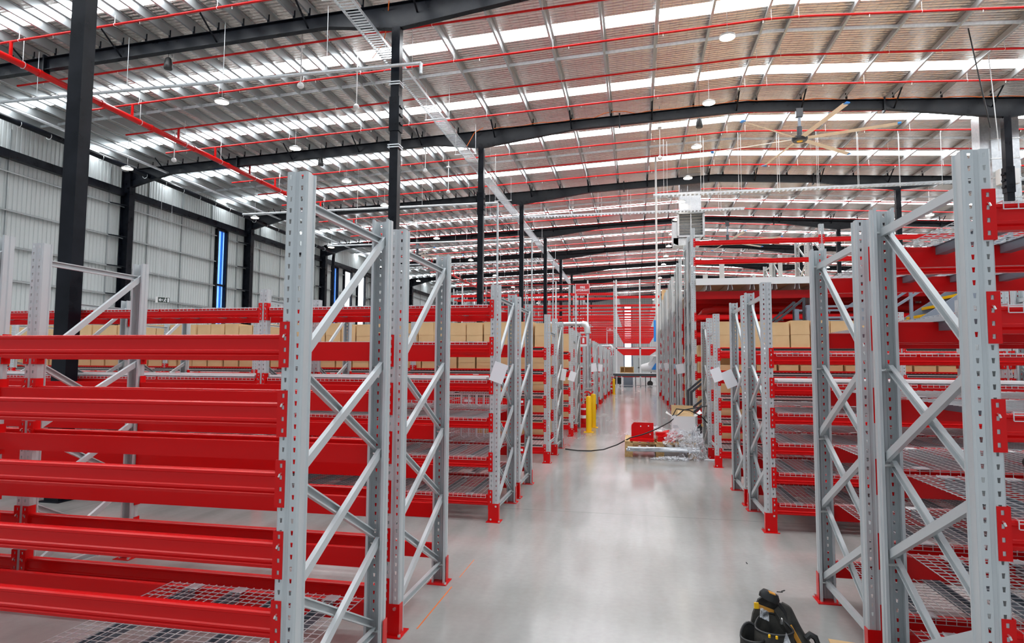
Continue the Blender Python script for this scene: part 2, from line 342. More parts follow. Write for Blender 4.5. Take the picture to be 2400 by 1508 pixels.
for k, y in enumerate(PY):
    dz = -.10
    o = pipe('sprinkler_pipe', [(-21.5, y, roofz(-21.5)+dz), (4.1, y, roofz(4.1)+dz), (5.3, y, roofz(5.3)+dz), (XE-2, y, roofz(XE-2)+dz)], .034, 'redpipe',
             'thin red sprinkler pipe crossing the roof, %s one back from the camera' % ordn(k), 'sprinkler pipe', 'sprinkler range pipes')
    if y < 36:
        for j in range(14):
            x = -20.4 + 3.05*j
            put('sprinkler_head', HEAD, o, (x, y, roofz(x)+dz-.03))
        for j, x in enumerate((PX[:9]+PX[9::2]+PXR)[::2]):
            if x > -21 and x < 20: put('pipe_hanger', RING, o, (x+.05, y, roofz(x)+dz))
t = pipe('fire_main_pipe', [(-18.9, 9, 10.98), (-18.9, 100, 10.98)], .105, 'redpipe', 'thick red sprinkler main running along the left side under the roof', 'sprinkler main', n=16)
for k, y in enumerate(PY):
    zt = roofz(-18.9)-.1
    put('riser_stub', MB().tube([(-18.9, y, 11.05), (-18.9, y, zt)], .05, 8).mesh('riser_stub', 'redpipe', True), t)
    put('coupling', MB().tube([(-18.9, y+.9, 10.98), (-18.9, y+1.02, 10.98)], .125, 14).mesh('coupling', 'redpipe', True), t)
    put('hanger', MB().tube([(-18.9+math.cos(q)*.115, y+.4, 10.98+math.sin(q)*.115) for q in [i*math.pi/6 for i in range(12)]], .01, 4, True).bar((-18.9, y+.4, 11.09), (-18.9, y+.4, zt+.4), .015).mesh('hanger', 'wire'), t)
# wall services
t = pipe('drain_pipe', [(-24.0, 5, 11.35), (-24.0, 27, 11.0), (-24.0, 45, 10.6), (-24.0, 46.2, 10.55), (-24.3, 46.7, 10.2), (-24.3, 46.7, 1)], .125, 'black', 'fat black drain pipe along the top of the left wall', 'pipe', n=12)
for k in range(26):
    y = 12+1.3*k
    put('pipe_band', MB().tube([(-24.0+math.cos(q)*.135, y, 11.35-.0188*(y-5)+math.sin(q)*.135) for q in [i*math.pi/6 for i in range(12)]], .012, 4, True).mesh('pipe_band', 'wire'), t)
tray = MB().box(-24.2, -24.19, 5, 70, 11.6, 11.64).box(-23.9, -23.89, 5, 70, 11.6, 11.64)
for k in range(160): tray.box(-24.2, -23.9, 5+.4*k, 5.01+.4*k, 11.6, 11.61)
tag(put('wire_basket_tray', tray.mesh('wire_basket_tray', 'wire')), 'light wire cable basket above the black drain pipe on the left wall', 'cable tray')
pipe('conduit', [(-22.9, 8, 11.1), (-22.9, 60, 11.1)], .06, 'zinc', 'slim galvanised pipe running lengthwise near the left wall', 'pipe')
for k, (y, z, x0, x1) in enumerate(((16.2, 10.15, -22, -5.9), (28.5, 9.35, -20, -6.4), (38.5, 9.6, -20.5, -6.4), (48.8, 9.9, -20.5, -6.4), (58.9, 9.3, -20, 18))):
    o = pipe('galvanised_pipe', [(x0, y, z), (x1, y, z)], .05, 'zinc', 'galvanised pipe crossing above the left racks, %s from the camera' % ordn(k), 'pipe', 'galvanised cross pipes')
    put('pipe_drop', MB().tube([(x1, y, z), (x1, y, .5 if k else z-.3)], .05, 8).mesh('pipe_drop', 'zinc', True), o)
    for j in range(4): put('hanger_rod', MB().bar((x0+3+j*3.4, y, z), (x0+3+j*3.4, y, roofz(x0+3+j*3.4)+.1), .012).mesh('hanger_rod', 'wire'), o)
# ladder tray running lengthwise
tr = MB().box(-.24, -.22, 0, 84, 0, .09).box(.22, .24, 0, 84, 0, .09)
for k in range(640): tr.box(-.22, .22, .13*k, .13*k+.03, .01, .03)
o = tag(put('cable_ladder', tr.mesh('cable_ladder', 'zinc'), None, (-7.35, 12.6, 11.0), (0, 0, 0)), 'galvanised cable ladder running lengthwise past the near black column', 'cable tray')
for k in range(12): put('trapeze_hanger', MB().box(-.5, .5, -.02, .02, -.05, -.01).bar((-.46, 0, 0), (-.46, 0, 1.3), .014).bar((.46, 0, 0), (.46, 0, 1.3), .014).mesh('trapeze_hanger', 'wire'), o, (0, 1.5+4*k, 0))
for lab, x0, x1, y, z in (('galvanised cable tray crossing below the fan, hung on rods', .9, 18, 30.5, 9.85), ('long galvanised cable tray crossing the aisle in front of the air duct', -9.5, 6.2, 37.0, 10.62)):
    tr = MB().box(0, x1-x0, -.15, -.14, 0, .09).box(0, x1-x0, .14, .15, 0, .09)
    for k in range(int((x1-x0)/.2)): tr.box(.2*k, .2*k+.1, -.14, .14, .0, .015)
    o = tag(put('cable_tray', tr.mesh('cable_tray', 'zinc'), None, (x0, y, z)), lab, 'cable tray')
    for k in range(int((x1-x0)/1.72)):
        x = .5+1.72*k; zt = roofz(x0+x)+.15-z
        put('hanger_rod', MB().bar((x, -.2, -.02), (x, -.2, zt), .016).bar((x+.18, .2, -.02), (x+.18, .2, zt), .016).bar((x, -.2, -.03), (x+.18, .2, -.03), .03).mesh('hanger_rod', 'wire'), o)
# high bay lamps
LB = MB().lathe([(0, .0), (.1, 0), (.17, -.05), (.23, -.07), (.23, -.12), (.215, -.125)], 24).mesh('housing', 'white', True)
LD = MB().lathe([(0.05, -.122), (.215, -.122)], 24).lathe([(0.0, -.11), (.05, -.122)], 24).mesh('diffuser', 'lamp')
def lamp(x, y, label, grp):
    z = roofz(x)-1.2
    t = thing('high_bay_lamp', label, 'lamp', (x, y, z), group=grp)
    put('housing', LB, t); put('diffuser', LD, t); put('suspension_wire', MB().bar((0, 0, 0), (0, 0, 1.6), .012).mesh('suspension_wire', 'wire'), t)
for nm, x, ys in (('long left row', -13.8, [18.3+4.68*k for k in range(17)]), ('row beside the left wall', -22.0, [23.1+9.4*k for k in range(8)]),
                  ('row above the aisle', 2.7, [18.4+4.66*k for k in range(17)]), ('far right row', 17.0, [40+5*k for k in range(11)])):
    for k, y in enumerate(ys): lamp(x, y, 'round lit high bay lamp, %s, %s from the camera' % (nm, ordn(k)), 'high bay lamps, ' + nm)
for lab, x, y in (('black pendant speaker hanging from the nearest rafter upper left', -14.4, 16.5), ('black pendant speaker hanging below the second rafter, left part', -14.4, 26.2), ('dark pendant speaker hanging above the aisle near the fan', 2.5, 24.5)):
    t = thing('pendant_speaker', lab, 'speaker', (x, y, 10.95))
    put('housing', MB().lathe([(0, .3), (.05, .3), (.09, .26), (.125, .05), (.13, -.05), (.12, -.07), (0, -.07)], 18).mesh('housing', 'rubber', True), t); put('suspension_wire', MB().bar((0, 0, .3), (0, 0, roofz(x)+.40-10.95), .01).mesh('suspension_wire', 'black'), t)
for k, (x, y, z) in enumerate(((-10.54, 17.75, 10.6), (-9.5, 19.63, 10.6), (-20, 23.5, 10.6), (-9.5, 26.9, 10.6), (-9.5, 30.5, 10.6), (1.1, 27.0, 10.6))):
    t = thing('smoke_detector', 'white detector on a rod under the roof, ' + ('left of the near column', 'second left of the near column', 'near the left wall', 'between first and second column', 'left of the second column', 'above the aisle')[k], 'detector', (x, y, z), group='hanging detectors')
    put('sensor_head', MB().lathe([(0, .1), (.06, .08), (.11, 0), (.1, -.06), (.05, -.1), (0, -.1)], 14).mesh('sensor_head', 'white', True), t)
    put('drop_rod', MB().bar((0, 0, .1), (0, 0, roofz(x)+.40-z), .03).box(-.08, .08, -.08, .08, 1.28, 1.34).mesh('drop_rod', 'white'), t)
# big ceiling fan
def fan(x, y, zh, zt, label, r=3.5, a0=42):
    t = thing('ceiling_fan', label, 'fan', (x, y, zh))
    put('motor', MB().lathe([(0, -.1), (.26, -.1), (.3, -.04), (.3, .06), (.2, .1), (.1, .12), (.1, .5), (0, .5)], 24).mesh('motor', 'dgrey', True), t)
    put('hub_cap', MB().lathe([(0, -.115), (.11, -.112), (.12, -.098)], 16).mesh('hub_cap', 'yellow'), t)
    put('drop_rod', MB().box(-.05, .05, -.05, .05, .4, zt-zh-.2).mesh('drop_rod', 'mgrey'), t)
    put('mount_bracket', MB().box(-.13, .13, -.1, .1, zt-zh-.35, zt-zh).mesh('mount_bracket', 'dgrey'), t)
    for k in range(6):
        b = put('blade', MB().prism([(-.10, .0), (.0, .025), (.10, .0), (.0, .010)], 'x', .3, r-.12).xform(Matrix.Rotation(math.radians(-16), 4, 'X')).mesh('blade', 'tan'), t, (0, 0, 0), (0, 0, math.radians(a0+60*k)))
        put('blade_tip', MB().prism([(-.1, -.02), (-.02, .05), (.09, .03), (.1, -.01)], 'x', r-.12, r).mesh('blade_tip', 'blue'), b)
fan(6.6, 26.4, 10.85, 12.1, 'large six-blade ceiling fan with tan blades and blue tips above the aisle right side')
fan(6.6, 46.6, 10.6, 12.1, 'smaller looking far ceiling fan with blue tips beyond the first fan', 3.7, 40)
fan(-17, 46.6, 10.3, 11.5, 'far ceiling fan over the left side of the hall', 3.7, 10)
# air ducts
t = thing('supply_duct', 'square galvanised air duct with louvred outlet hanging over the aisle', 'duct', (3.25, 37.3, 9.2))
mb = MB().box(-.72, .72, .0, 1.2, 0, .06).box(-.72, .72, 0, 1.2, 1.34, 1.4).box(-.72, -.66, 0, 1.2, 0, 1.4).box(.66, .72, 0, 1.2, 0, 1.4).box(-.72, .72, 1.1, 1.2, 0, 1.4).box(-.03, .03, -.01, .05, 0, 1.4)
mb.box(-.78, .78, -.04, .0, -.04, .04).box(-.78, .78, -.04, 0, 1.36, 1.44).box(-.78, -.7, -.04, 0, 0, 1.4).box(.7, .78, -.04, 0, 0, 1.4)
put('outlet_box', mb.mesh('outlet_box', 'zinc'), t)
mb = MB()
for k in range(8): mb.bar((-.66, .1, .12+.17*k), (.66, .1, .12+.17*k), .16, .012, up=(0, -.6, 1))
put('louvres', mb.mesh('louvres', 'zinc'), t)
put('riser', MB().box(-.6, .6, .1, 1.1, 1.4, 3.79).mesh('riser', 'zinc'), t)
put('side_elbow', MB().prism([(-.72, -.5), (-1.05, -.35), (-1.05, .9), (-.72, .9)], 'y', .1, 1.1).box(-1.0, .5, .1, 1.1, -.5, -.05).mesh('side_elbow', 'zinc'), t)
t = thing('duct_riser', 'tall galvanised duct standing beside the black column at the right edge', 'duct', (14.35, 27.7, 0))
put('duct_body', MB().box(-.25, .75, 0, .9, 4.2, 12.3).box(-.6, -.25, .1, .7, 9.9, 11.9).mesh('duct_body', 'zinc'), t)
mb = MB()
for k in range(9): mb.box(-.27, .77, -.02, .92, 4.4+.8*k, 4.43+.8*k)
put('flange', mb.mesh('flange', 'bolt'), t); put('control_box', MB().box(-.15, .55, -.3, 0, 8.9, 9.5).mesh('control_box', 'white'), t)
pipe('power_drop_pole', [(1.12, 33, 0), (1.12, 33, 12.7)], .055, 'white', 'slender white pole dropping from the roof beside the tall right racks', 'pole')
pipe('drop_cable', [(11.2, 22.0, 9.3), (10.7, 22, 12.65)], .02, 'rubber', 'thin black cable dropping from the roof at the upper right', 'cable')
pipe('chain', [(12.2, 23.5, 9.0), (12.0, 23.5, 12.6)], .015, 'wire', 'light chain dropping from the roof at the upper right', 'chain')
pts = []
for k in range(60):
    x = -6.2 + k*.45; pts.append((x, YR[2]-.08+.03*math.sin(k), roofz(x)+.03+.03*math.sin(k*1.7)+(.12 if k in (11, 12, 13) else 0)))
pipe('orange_cable', pts, .018, 'orange', 'orange cable lying along the top of the second rafter', 'cable', n=5)
pipe('orange_cable', [(-6.9, 16.2, 12.1), (-7.2, 16.8, 11.8), (-7.6, 17.5, 11.6), (-8.2, 18, 11.4)], .015, 'orange', 'orange cable sagging beside the cable ladder at the top', 'cable', n=5)
pipe('orange_cable', [(-6.6, 26.3, 12.2), (-7.0, 26.3, 12.0), (-7.3, 26.2, 11.4), (-7.4, 26, 11.1)], .015, 'orange', 'orange cable draped from the rafter head at the second column', 'cable', n=5)
# ================================================================ RACKING
def holes_sheet(xs, zs, hole, yfun, shift=None):
    """sheet in the XZ plane with openings; returns verts, faces"""
    V, F = [], []
    for zi, z in enumerate(zs):
        for xi, x in enumerate(xs):
            dx = shift(xi, zi) if shift else 0
            V.append((x+dx, yfun(x), z))
    nx = len(xs)
    for zi in range(len(zs)-1):
        for xi in range(nx-1):
            if hole(xi, zi): continue
            a = zi*nx+xi; F.append((a, a+1, a+nx+1, a+nx))
    return V, F
def upright_mesh(H):
    xs = [-.05, -.043, -.0325, -.0205, -.012, -.007, .007, .012, .0205, .0325, .043, .05]
    yy = {-.05: .007, .05: .007, -.007: .006, .007: .006}
    n = int(round(H/.05)); zs = []
    for k in range(n): zs += [.05*k, .05*k+.015, .05*k+.035]
    zs.append(H)
    hole = lambda xi, zi: zi % 3 == 1 and xi in (2, 8) and .2 < zs[zi] < H-.02
    def sh(xi, zi):
        if zi % 3 == 1: return {2: .002, 3: -.002, 8: .002, 9: -.002}.get(xi, 0)
        return 0
    mb = MB(); V, F = holes_sheet(xs, zs, hole, lambda x: yy.get(round(x, 4), 0), sh); mb.v, mb.f = V, F
    nx = len(xs)
    for sgn, col in ((-1, 0), (1, nx-1)):
        path = [(.05, .007), (.05, .036), (.044, .042), (.044, .064), (.05, .070), (.05, .078), (.036, .078)]
        for k in range(len(path)-1):
            (xa, ya), (xb, yb) = path[k], path[k+1]
            n0 = len(mb.v); mb.v += [(sgn*xa, ya, 0), (sgn*xb, yb, 0), (sgn*xb, yb, H), (sgn*xa, ya, H)]
            mb.f.append((n0, n0+1, n0+2, n0+3) if sgn > 0 else (n0, n0+3, n0+2, n0+1))
    me = mb.mesh('upright_post', 'grey')
    return solid(me, .0022, 0)
UP25, UP48 = upright_mesh(2.5), upright_mesh(4.8)
def simple_upright(H):
    return MB().prism([(-.05, 0), (.05, 0), (.05, .078), (.036, .078), (.036, .07), (.043, .07), (.043, .006), (-.043, .006), (-.043, .07), (-.036, .07), (-.036, .078), (-.05, .078)], 'z', 0, H).mesh('upright_post', 'grey')
UPFAR = simple_upright(8.6)
# foot: base plate + wrap, with bolts
fb = MB().box(-.075, .075, -.035, .115, 0, .006).box(-.053, .053, -.005, -.001, 0, .19).box(-.056, -.052, -.005, .05, 0, .19).box(.052, .056, -.005, .05, 0, .19)
FOOT = fb.mesh('foot_plate', 'red')
FBOLT = MB().tube([(.026, -.006, .165), (.026, -.016, .165)], .011, 6).tube([(-.026, -.006, .03), (-.026, -.016, .03)], .011, 6).tube([(.062, -.02, .006), (.062, -.02, .022)], .010, 6).tube([(-.062, .1, .006), (-.062, .1, .022)], .010, 6).mesh('anchor_bolts', 'bolt')
def channel(y0, z0, y1, z1, xweb, sgn, w=.042, d=.024, t=.003, name='diagonal_brace'):
    """C channel between two points of the YZ plane; web at xweb, flanges pointing to sgn"""
    a, b = Vector((0, y0, z0)), Vector((0, y1, z1)); T = (b-a).normalized(); Nn = Vector((0, -T.z, T.y)); mb = MB()
    prof = [(0, -w/2), (0, w/2), (sgn*d, w/2), (sgn*d, w/2-t*2.5), (sgn*(d-t), w/2-t*2.5), (sgn*(d-t), w/2-t), (sgn*t, w/2-t), (sgn*t, -w/2+t), (sgn*(d-t), -w/2+t), (sgn*(d-t), -w/2+t*2.5), (sgn*d, -w/2+t*2.5), (sgn*d, -w/2)]
    k = len(prof)
    for P in (a, b): mb.v += [tuple(P + Nn*q + Vector((xweb+p, 0, 0))) for p, q in prof]
    for i in range(k): j = (i+1) % k; mb.f.append((i, j, k+j, k+i))
    mb.f.append(tuple(range(k))); mb.f.append(tuple(range(k, 2*k)))
    return mb.mesh(name, 'grey')
def brace_set(H, d):
    """list of (name, mesh, z offset) for one frame of depth d"""
    y0, y1 = .05, d-.05; L = []
    hb = channel(y0, 0, y1, 0, -.012, 1, name='horizontal_brace'); L.append(('horizontal_brace', hb, H-.13)); L.append(('horizontal_brace', hb, .13))
    tops = H-.13; base = [.15]
    z = .15
    lev = []
    while z + .5 < tops - .3: lev.append(z); z += .5
    A = channel(y0, .02, y1, .49, .027, -1); B = channel(y0, .49, y1, .02, -.027, 1)
    for q in lev: L.append(('diagonal_brace', A, q)); L.append(('diagonal_brace', B, q))
    T = channel(y0, z+.02, y1, tops+.01, .027, -1); L.append(('diagonal_brace', T, 0))
    return L
SPC = MB().tube([(-.044, .05, 0), (.044, .05, 0)], .008, 6).mesh('brace_bolt', 'bolt')
BR = {}
def frame(t, x, ys, H, d, feet=True, mirror=False, detail=True):
    """posts at ys (list of (y, flipped)), braces between the last two"""
    me = UP25 if H < 3 else UP48
    for i, (y, fl) in enumerate(ys):
        p = put('upright_post', me, t, (x, y, 0), (0, 0, math.pi if fl else 0))
        if feet:
            f = put('foot_plate', FOOT, p)
            if detail: put('anchor_bolts', FBOLT, p)
        if detail and ys[0][0] == 0 and abs(x) < 1:
            for z in (.13, .62, 1.13, 1.63, 2.37): put('brace_bolt', SPC, p, (0, 0, z))
    ya, yb = ys[-2][0], ys[-1][0]
    if not detail and len(ys) == 3: ya = ys[0][0]
    key = (H, round(yb-ya, 2))
    if key not in BR: BR[key] = brace_set(H, yb-ya)
    for nm, me, z in BR[key]:
        o = put(nm, me, t, (x, ya, z))
    if len(ys) == 3 and detail:
        k2 = ('h', round(ys[1][0]-ys[0][0], 2))
        if k2 not in BR: BR[k2] = channel(.05, 0, ys[1][0]-ys[0][0], 0, -.012, 1, name='horizontal_brace')
        for z in (.3, 1.45, 2.2): put('horizontal_brace', BR[k2], t, (x, ys[0][0], z))
# beams
def beam_mesh(L, h=.107):
    b = -.055-h
    prof = [(.052, -.055), (.018, -.055), (.006, -.059), (.006, -.070), (.012, -.075), (.012, b+.040), (.006, b+.035), (.006, b+.026), (.012, b+.020), (.006, b+.014), (.010, b), (.052, b)]
    return MB().prism(prof[::-1], 'x', -L/2, L/2).mesh('shelf_beam', 'red')
BW = 2.75; BEAM = beam_mesh(BW-.1); BEAMT = beam_mesh(BW-.1, .12)
def conn_mesh():
    xs = [-.006, .012, .024, .038]; zs = [-.2]; marks = []
    for k in range(4):
        c = -.022-.05*k
        marks.append((c-.010, c+.008))
    zz = sorted([0, -.2] + [q for m in marks for q in m])
    hz = set(); 
    V, F = holes_sheet(xs, zz, lambda xi, zi: xi == 1 and any(abs(zz[zi]-m[0]) < 1e-6 for m in marks), lambda x: -.0035)
    mb = MB(); mb.v, mb.f = V, F; me = mb.mesh('beam_connector', 'red'); me = solid(me, .003, 0)
    return me
CONN = conn_mesh()
cf = MB().box(-.009, -.004, -.005, .055, -.2, 0).mesh('connector_flange', 'red')
CPIN = MB().tube([(.019, -.004, -.055), (.019, -.014, -.058), (.014, -.014, -.07)], .004, 5).mesh('safety_pin', 'bolt')
def join_me(name, *mes):
    mb = MB()
    for me in mes:
        n = len(mb.v); mb.v += [tuple(v.co) for v in me.vertices]; mb.f += [tuple(n+i for i in p.vertices) for p in me.polygons]
    return mb.mesh(name, 'red')
CONN = join_me('beam_connector', CONN, cf)
def beam(t, xc, y, z, flip, mesh=None, conn=True, pin=True, L=BW-.1):
    b = put('shelf_beam', mesh or BEAM, t, (xc, y, z), (0, 0, math.pi if flip else 0))
    if conn:
        for s in (-1, 1):
            c = put('beam_connector', CONN, b, (s*L/2, 0, 0)); c.scale = (s, 1, 1)
            if pin: put('safety_pin', CPIN, c)
    return b
# wire decks
def deck_mesh(w, d, drop=True, sp=.05, r=.0016, ends=(1, 1)):
    mb = MB(); nx = int(round(w/sp)); ny = int(round(d/.05))
    for i in range(nx+1):
        x = -w/2 + w*i/nx
        pts = [(x, -.002, -.034), (x, -.002, .0), (x, d+.002, .0), (x, d+.002, -.034)] if drop else [(x, 0, 0), (x, d, 0)]
        for a, b in zip(pts[:-1], pts[1:]): mb.bar(a, b, 2*r)
    for j in range(ny+1):
        y = .01 + (d-.02)*j/ny; mb.bar((-w/2, y, -2*r), (w/2, y, -2*r), 2*r)
    if drop:
        for y in (-.002-2*r, d+.002+2*r): mb.bar((-w/2, y, -.034), (w/2, y, -.034), 2*r); mb.bar((-w/2, y, -.012), (w/2, y, -.012), 2*r)
    return mb.mesh('wire_deck', 'wire')
DECK = deck_mesh(1.27, 1.0); DECKF = deck_mesh(2.58, 1.98, False, .06)
sm = MB().prism([(-.03, -.006), (-.022, -.006), (-.023, -.050), (.023, -.050), (.022, -.006), (.03, -.006), (.03, -.009), (.0245, -.009), (.025, -.053), (-.025, -.053), (-.0245, -.009), (-.03, -.009)], 'y', .07, .93)
SUP = sm.mesh('support_channel', 'zincdark')
SUPE = MB().prism([(-.024, .0), (.024, .0), (.042, -.004), (.042, -.006), (-.042, -.006), (-.042, -.004)], 'y', -.042, .043).mesh('channel_end', 'zinc')
STOP = MB().box(-1.29, 1.29, 0, .012, .0, .02).mesh('black_end_strip', 'rubber')
levword = lambda L, lv: ['top', 'second highest', 'third highest', 'fourth highest', 'fifth highest', 'lowest', 'bottom'][lv] if lv < len(L)-1 else 'lowest'
def deck(x, y, z, label, grp):
    t = put('wire_deck', DECK, None, (x, y, z)); tag(t, label, 'wire shelf', grp)
    for s in (-.45, -.15, .15, .45):
        c = put('support_channel', SUP, t, (s, 0, 0)); put('channel_end', SUPE, c, (0, .043, 0)); put('channel_end', SUPE, c, (0, .957, 0))
LABEL_WHITE = MB().box(-.07, .07, -.002, 0, -.02, .02).mesh('shelf_label', 'paper')
def rack(phrase, grp, xe, dr, y0, nb, levels, H=2.5, depth=1.0, decks=None, flow=False, mirror=False, detail=True, side='left', beams=True, flipdeck=None):
    t = thing('pallet_rack', phrase, 'rack', (xe, y0, 0), group=None)
    xc = [dr*(.05+BW*i) for i in range(nb+1)]
    ys = [(0, 0), (.97, 0), (depth, 1)] if flow else [(0, 0), (depth, 1)]
    for i, x in enumerate(xc): frame(t, x, ys, H, depth, True, dr < 0, detail and (i < 2))
    for b in range(nb):
        xm = (xc[b]+xc[b+1])/2
        for li, L in enumerate(levels):
            beam(t, xm, 0, L, 0, pin=detail); beam(t, xm, depth, L+(.1 if flow and depth > 1.5 else 0), 1, pin=False)
            if flow: beam(t, xm, .97, L+.1, 0, pin=False)
            if flow and detail:
                for s in (-.9, 0, .9): put('shelf_label', LABEL_WHITE, t, (xm+s*1.0, .0035, L-.105))
            if decks == 'all' or (decks and (li, b) in decks):
                nm = '%s level, %s' % (levword(levels, li), grp)
                if flow:
                    o = put('wire_deck', DECKF, None, (xe+xm, y0+.01, L-.035), (math.atan(.05), 0, 0))
                    tag(o, 'sloping wire deck, %s bay, ' % ordn(b) + nm, 'wire shelf', 'sloping wire decks, ' + grp)
                    put('black_end_strip', STOP, o, (0, .02, .0)); put('black_end_strip', STOP, o, (0, .6, .0))
                else:
                    for q, s in enumerate((-.655, .655)):
                        if decks != 'all' and q == 0: continue
                        pos = 2*b + (q if dr > 0 else 1-q)
                        deck(xe+xm+s, y0, L-.048, 'wire deck, %s panel from the aisle, ' % ordn(pos) + nm, 'wire decks, ' + grp)
    return t
# cartons
def box_mesh(w, d, h, open_=False):
    mb = MB()
    if not open_:
        hm = h*.5
        mb.prism([(-w/2, 0), (w/2, 0), (w/2-.003, hm), (-w/2+.003, hm)], 'y', 0, d).prism([(-w/2, hm), (w/2, hm), (w/2-.006, h), (-w/2+.006, h)], 'y', -.004, d)
    else:
        t = .006; hf = h*.42
        mb.box(-w/2, w/2, 0, t, 0, hf).box(-w/2, w/2, d-t, d, 0, h).box(-w/2, w/2, 0, d, 0, t)
        for x in (-w/2, w/2-t): mb.prism([(0, 0), (d, 0), (d, h), (d*.35, h), (0, hf)], 'x', x, x+t)
    return mb.mesh('carton', 'card')
BX = [box_mesh(.31, .48, .48), box_mesh(.30, .48, .46), box_mesh(.312, .48, .49)]; BO = box_mesh(.33, .45, .27, True); BS = box_mesh(.33, .4, .26)
TAPE = MB().box(-.025, .025, -.006, -.004, .36, .44).mesh('tape', 'board')
def cartons(xe, dr, y, z, x0, x1, where, grp, pitch=.325, meshes=BX, gaps=(), cname='carton', slope=0):
    n = int((x1-x0)/pitch)
    for i in range(n):
        if i in gaps: continue
        xx = xe + dr*(x0+pitch*(i+.5))
        k = int(xx*7) % BW_MOD
        near = min(abs((abs(xx-xe)-.05) - BW*j) for j in range(8))
        if near < .05+.16 and pitch > .3 and meshes is BX: pass
        o = put(cname, random.choice(meshes), None, (xx+random.uniform(-.006, .006), y+random.uniform(-.02, .02), z), (random.uniform(-.012, .012), random.uniform(-.006, .006), random.uniform(-.02, .02)))
        tag(o, '%s, %s from the aisle' % (where, ordn(i)), 'cardboard box', grp)
BW_MOD = 97
XL, XR, YL, YR0, PT = -1.42, 1.26, 2.47, 2.68, 3.985
L300 = [1.83, 1.53, 1.23, .93, .64, .34]; L400 = [2.34, 1.94, 1.53, 1.13, .72, .33]
LF = [1.93, 1.52, 1.12, .72, .31]; LR3 = [2.34-.4, 1.53, 1.13, .72, .33]
g = 'nearest left rack'
rack('nearest left pallet rack, grey uprights and bare red beams facing the camera', g, XL, -1, YL, 2, L300, decks={(5, 0)}, detail=True)
rack('rear half of the nearest left double rack, bare red beams, backed onto the first', 'rear of nearest left rack pair', XL, -1, YL+1.2, 2, L300)
rack('second left rack with wire decks, paper sheet hung on its end post', 'front of second left rack pair', XL, -1, YL+PT, 3, L400, decks='all')
rack('rear half of the second left double rack, beside the third', 'rear of second left rack pair', XL, -1, YL+PT+1.2, 3, L400[1:], decks='all')
g1 = 'nearest right rack'
rack('nearest right pallet rack with red beams and empty wire decks at the right edge', g1, XR, 1, YR0, 1, L400, decks='all', mirror=True)
rack('rear half of the nearest right double rack, wire decks, next to the aisle', 'rear of nearest right rack pair', XR, 1, YR0+1.2, 1, L400, decks='all')
rack('second right rack with closely spaced wire decks, end post beside the paper sheets', 'front of second right rack pair', XR, 1, YR0+PT, 2, L300, decks='all')
rack('rear half of the second right double rack', 'rear of second right rack pair', XR, 1, YR0+PT+1.2, 2, L300, decks='all')
for side, xe, dr, yb, n in (('left', XL, -1, YL, 7), ('right', XR, 1, YR0, 1)):
    for j in range(n):
        y0 = yb + PT*(2+j); k = 2+j
        nb = ({0: 5, 1: 3}.get(j, 1)) if side == 'left' else 2
        gp = '%s %s rack' % (ordn(k), side)
        rack('%s rack on the %s of the aisle, sloping shelves with cartons%s' % (ordn(k), side, '' if j else ', first of this kind'), gp, xe, dr, y0, nb, LF, depth=2.0, flow=True, decks='all', detail=j < 2)
        if j > 1: continue
        wid = nb*BW
        cartons(xe, dr, y0+1.02, LF[0]+.03, .12, wid if side == 'left' else wid, 'tall brown carton on the top shelf, ' + gp, 'cartons on the top shelf, ' + gp)
        cartons(xe, dr, y0+1.02, LF[1]+.03, .12, wid, ('open-fronted' if side == 'right' else 'low') + ' brown carton, second highest shelf, ' + gp, 'cartons on the second shelf, ' + gp, .36, [BS] if side == 'left' else [BO])
        for li in (2, 3, 4):
            cartons(xe, dr, y0+1.02, LF[li]+.03, .12, 1.6 if j == 0 else 1.0, 'low brown carton, %s shelf, %s' % (levword(LF, li), gp), 'cartons on lower shelves, ' + gp, .36, [BS])
# tall right racks carrying the mezzanine
LT = [4.56, 4.12, 2.85, 2.45, 1.9, 1.52, 1.12, .72, .31]
for j in range(7):
    y0 = YR0 + PT*(3+j)
    gp = ordn(3+j) + ' right rack, tall'
    t = thing('tall_rack', 'tall grey rack right of the aisle behind the pallet, %s of the tall ones' % ordn(j), 'rack', (XR, y0, 0))
    nb = 4 if j == 0 else (3 if j < 3 else 1)
    for i in range(nb+1):
        frame(t, .05+BW*i, [(0, 0), (1.0, 1)], 4.8, 1.0, True, False, j < 1)
        if j < 4: frame(t, .05+BW*i, [(1.2, 0), (2.2, 1)], 4.8, 1.0, True, False, False)
    for b in range(nb):
        for li, L in enumerate(LT):
            if j and li < 2 : continue
            beam(t, .05+BW*(b+.5), 0, L, 0, pin=False)
            if li > 1: beam(t, .05+BW*(b+.5), 2.2 if j < 4 else 1.0, L, 1, pin=False)
    if j < 2:
        for li in (4, 5, 6, 7): cartons(XR, 1, y0+.3, LT[li]-.04, .15, 2.6 if j == 0 else 1.5, 'brown carton, %s, %s row down' % (gp, ordn(li-4)), 'cartons inside the ' + gp, .36, [BS])
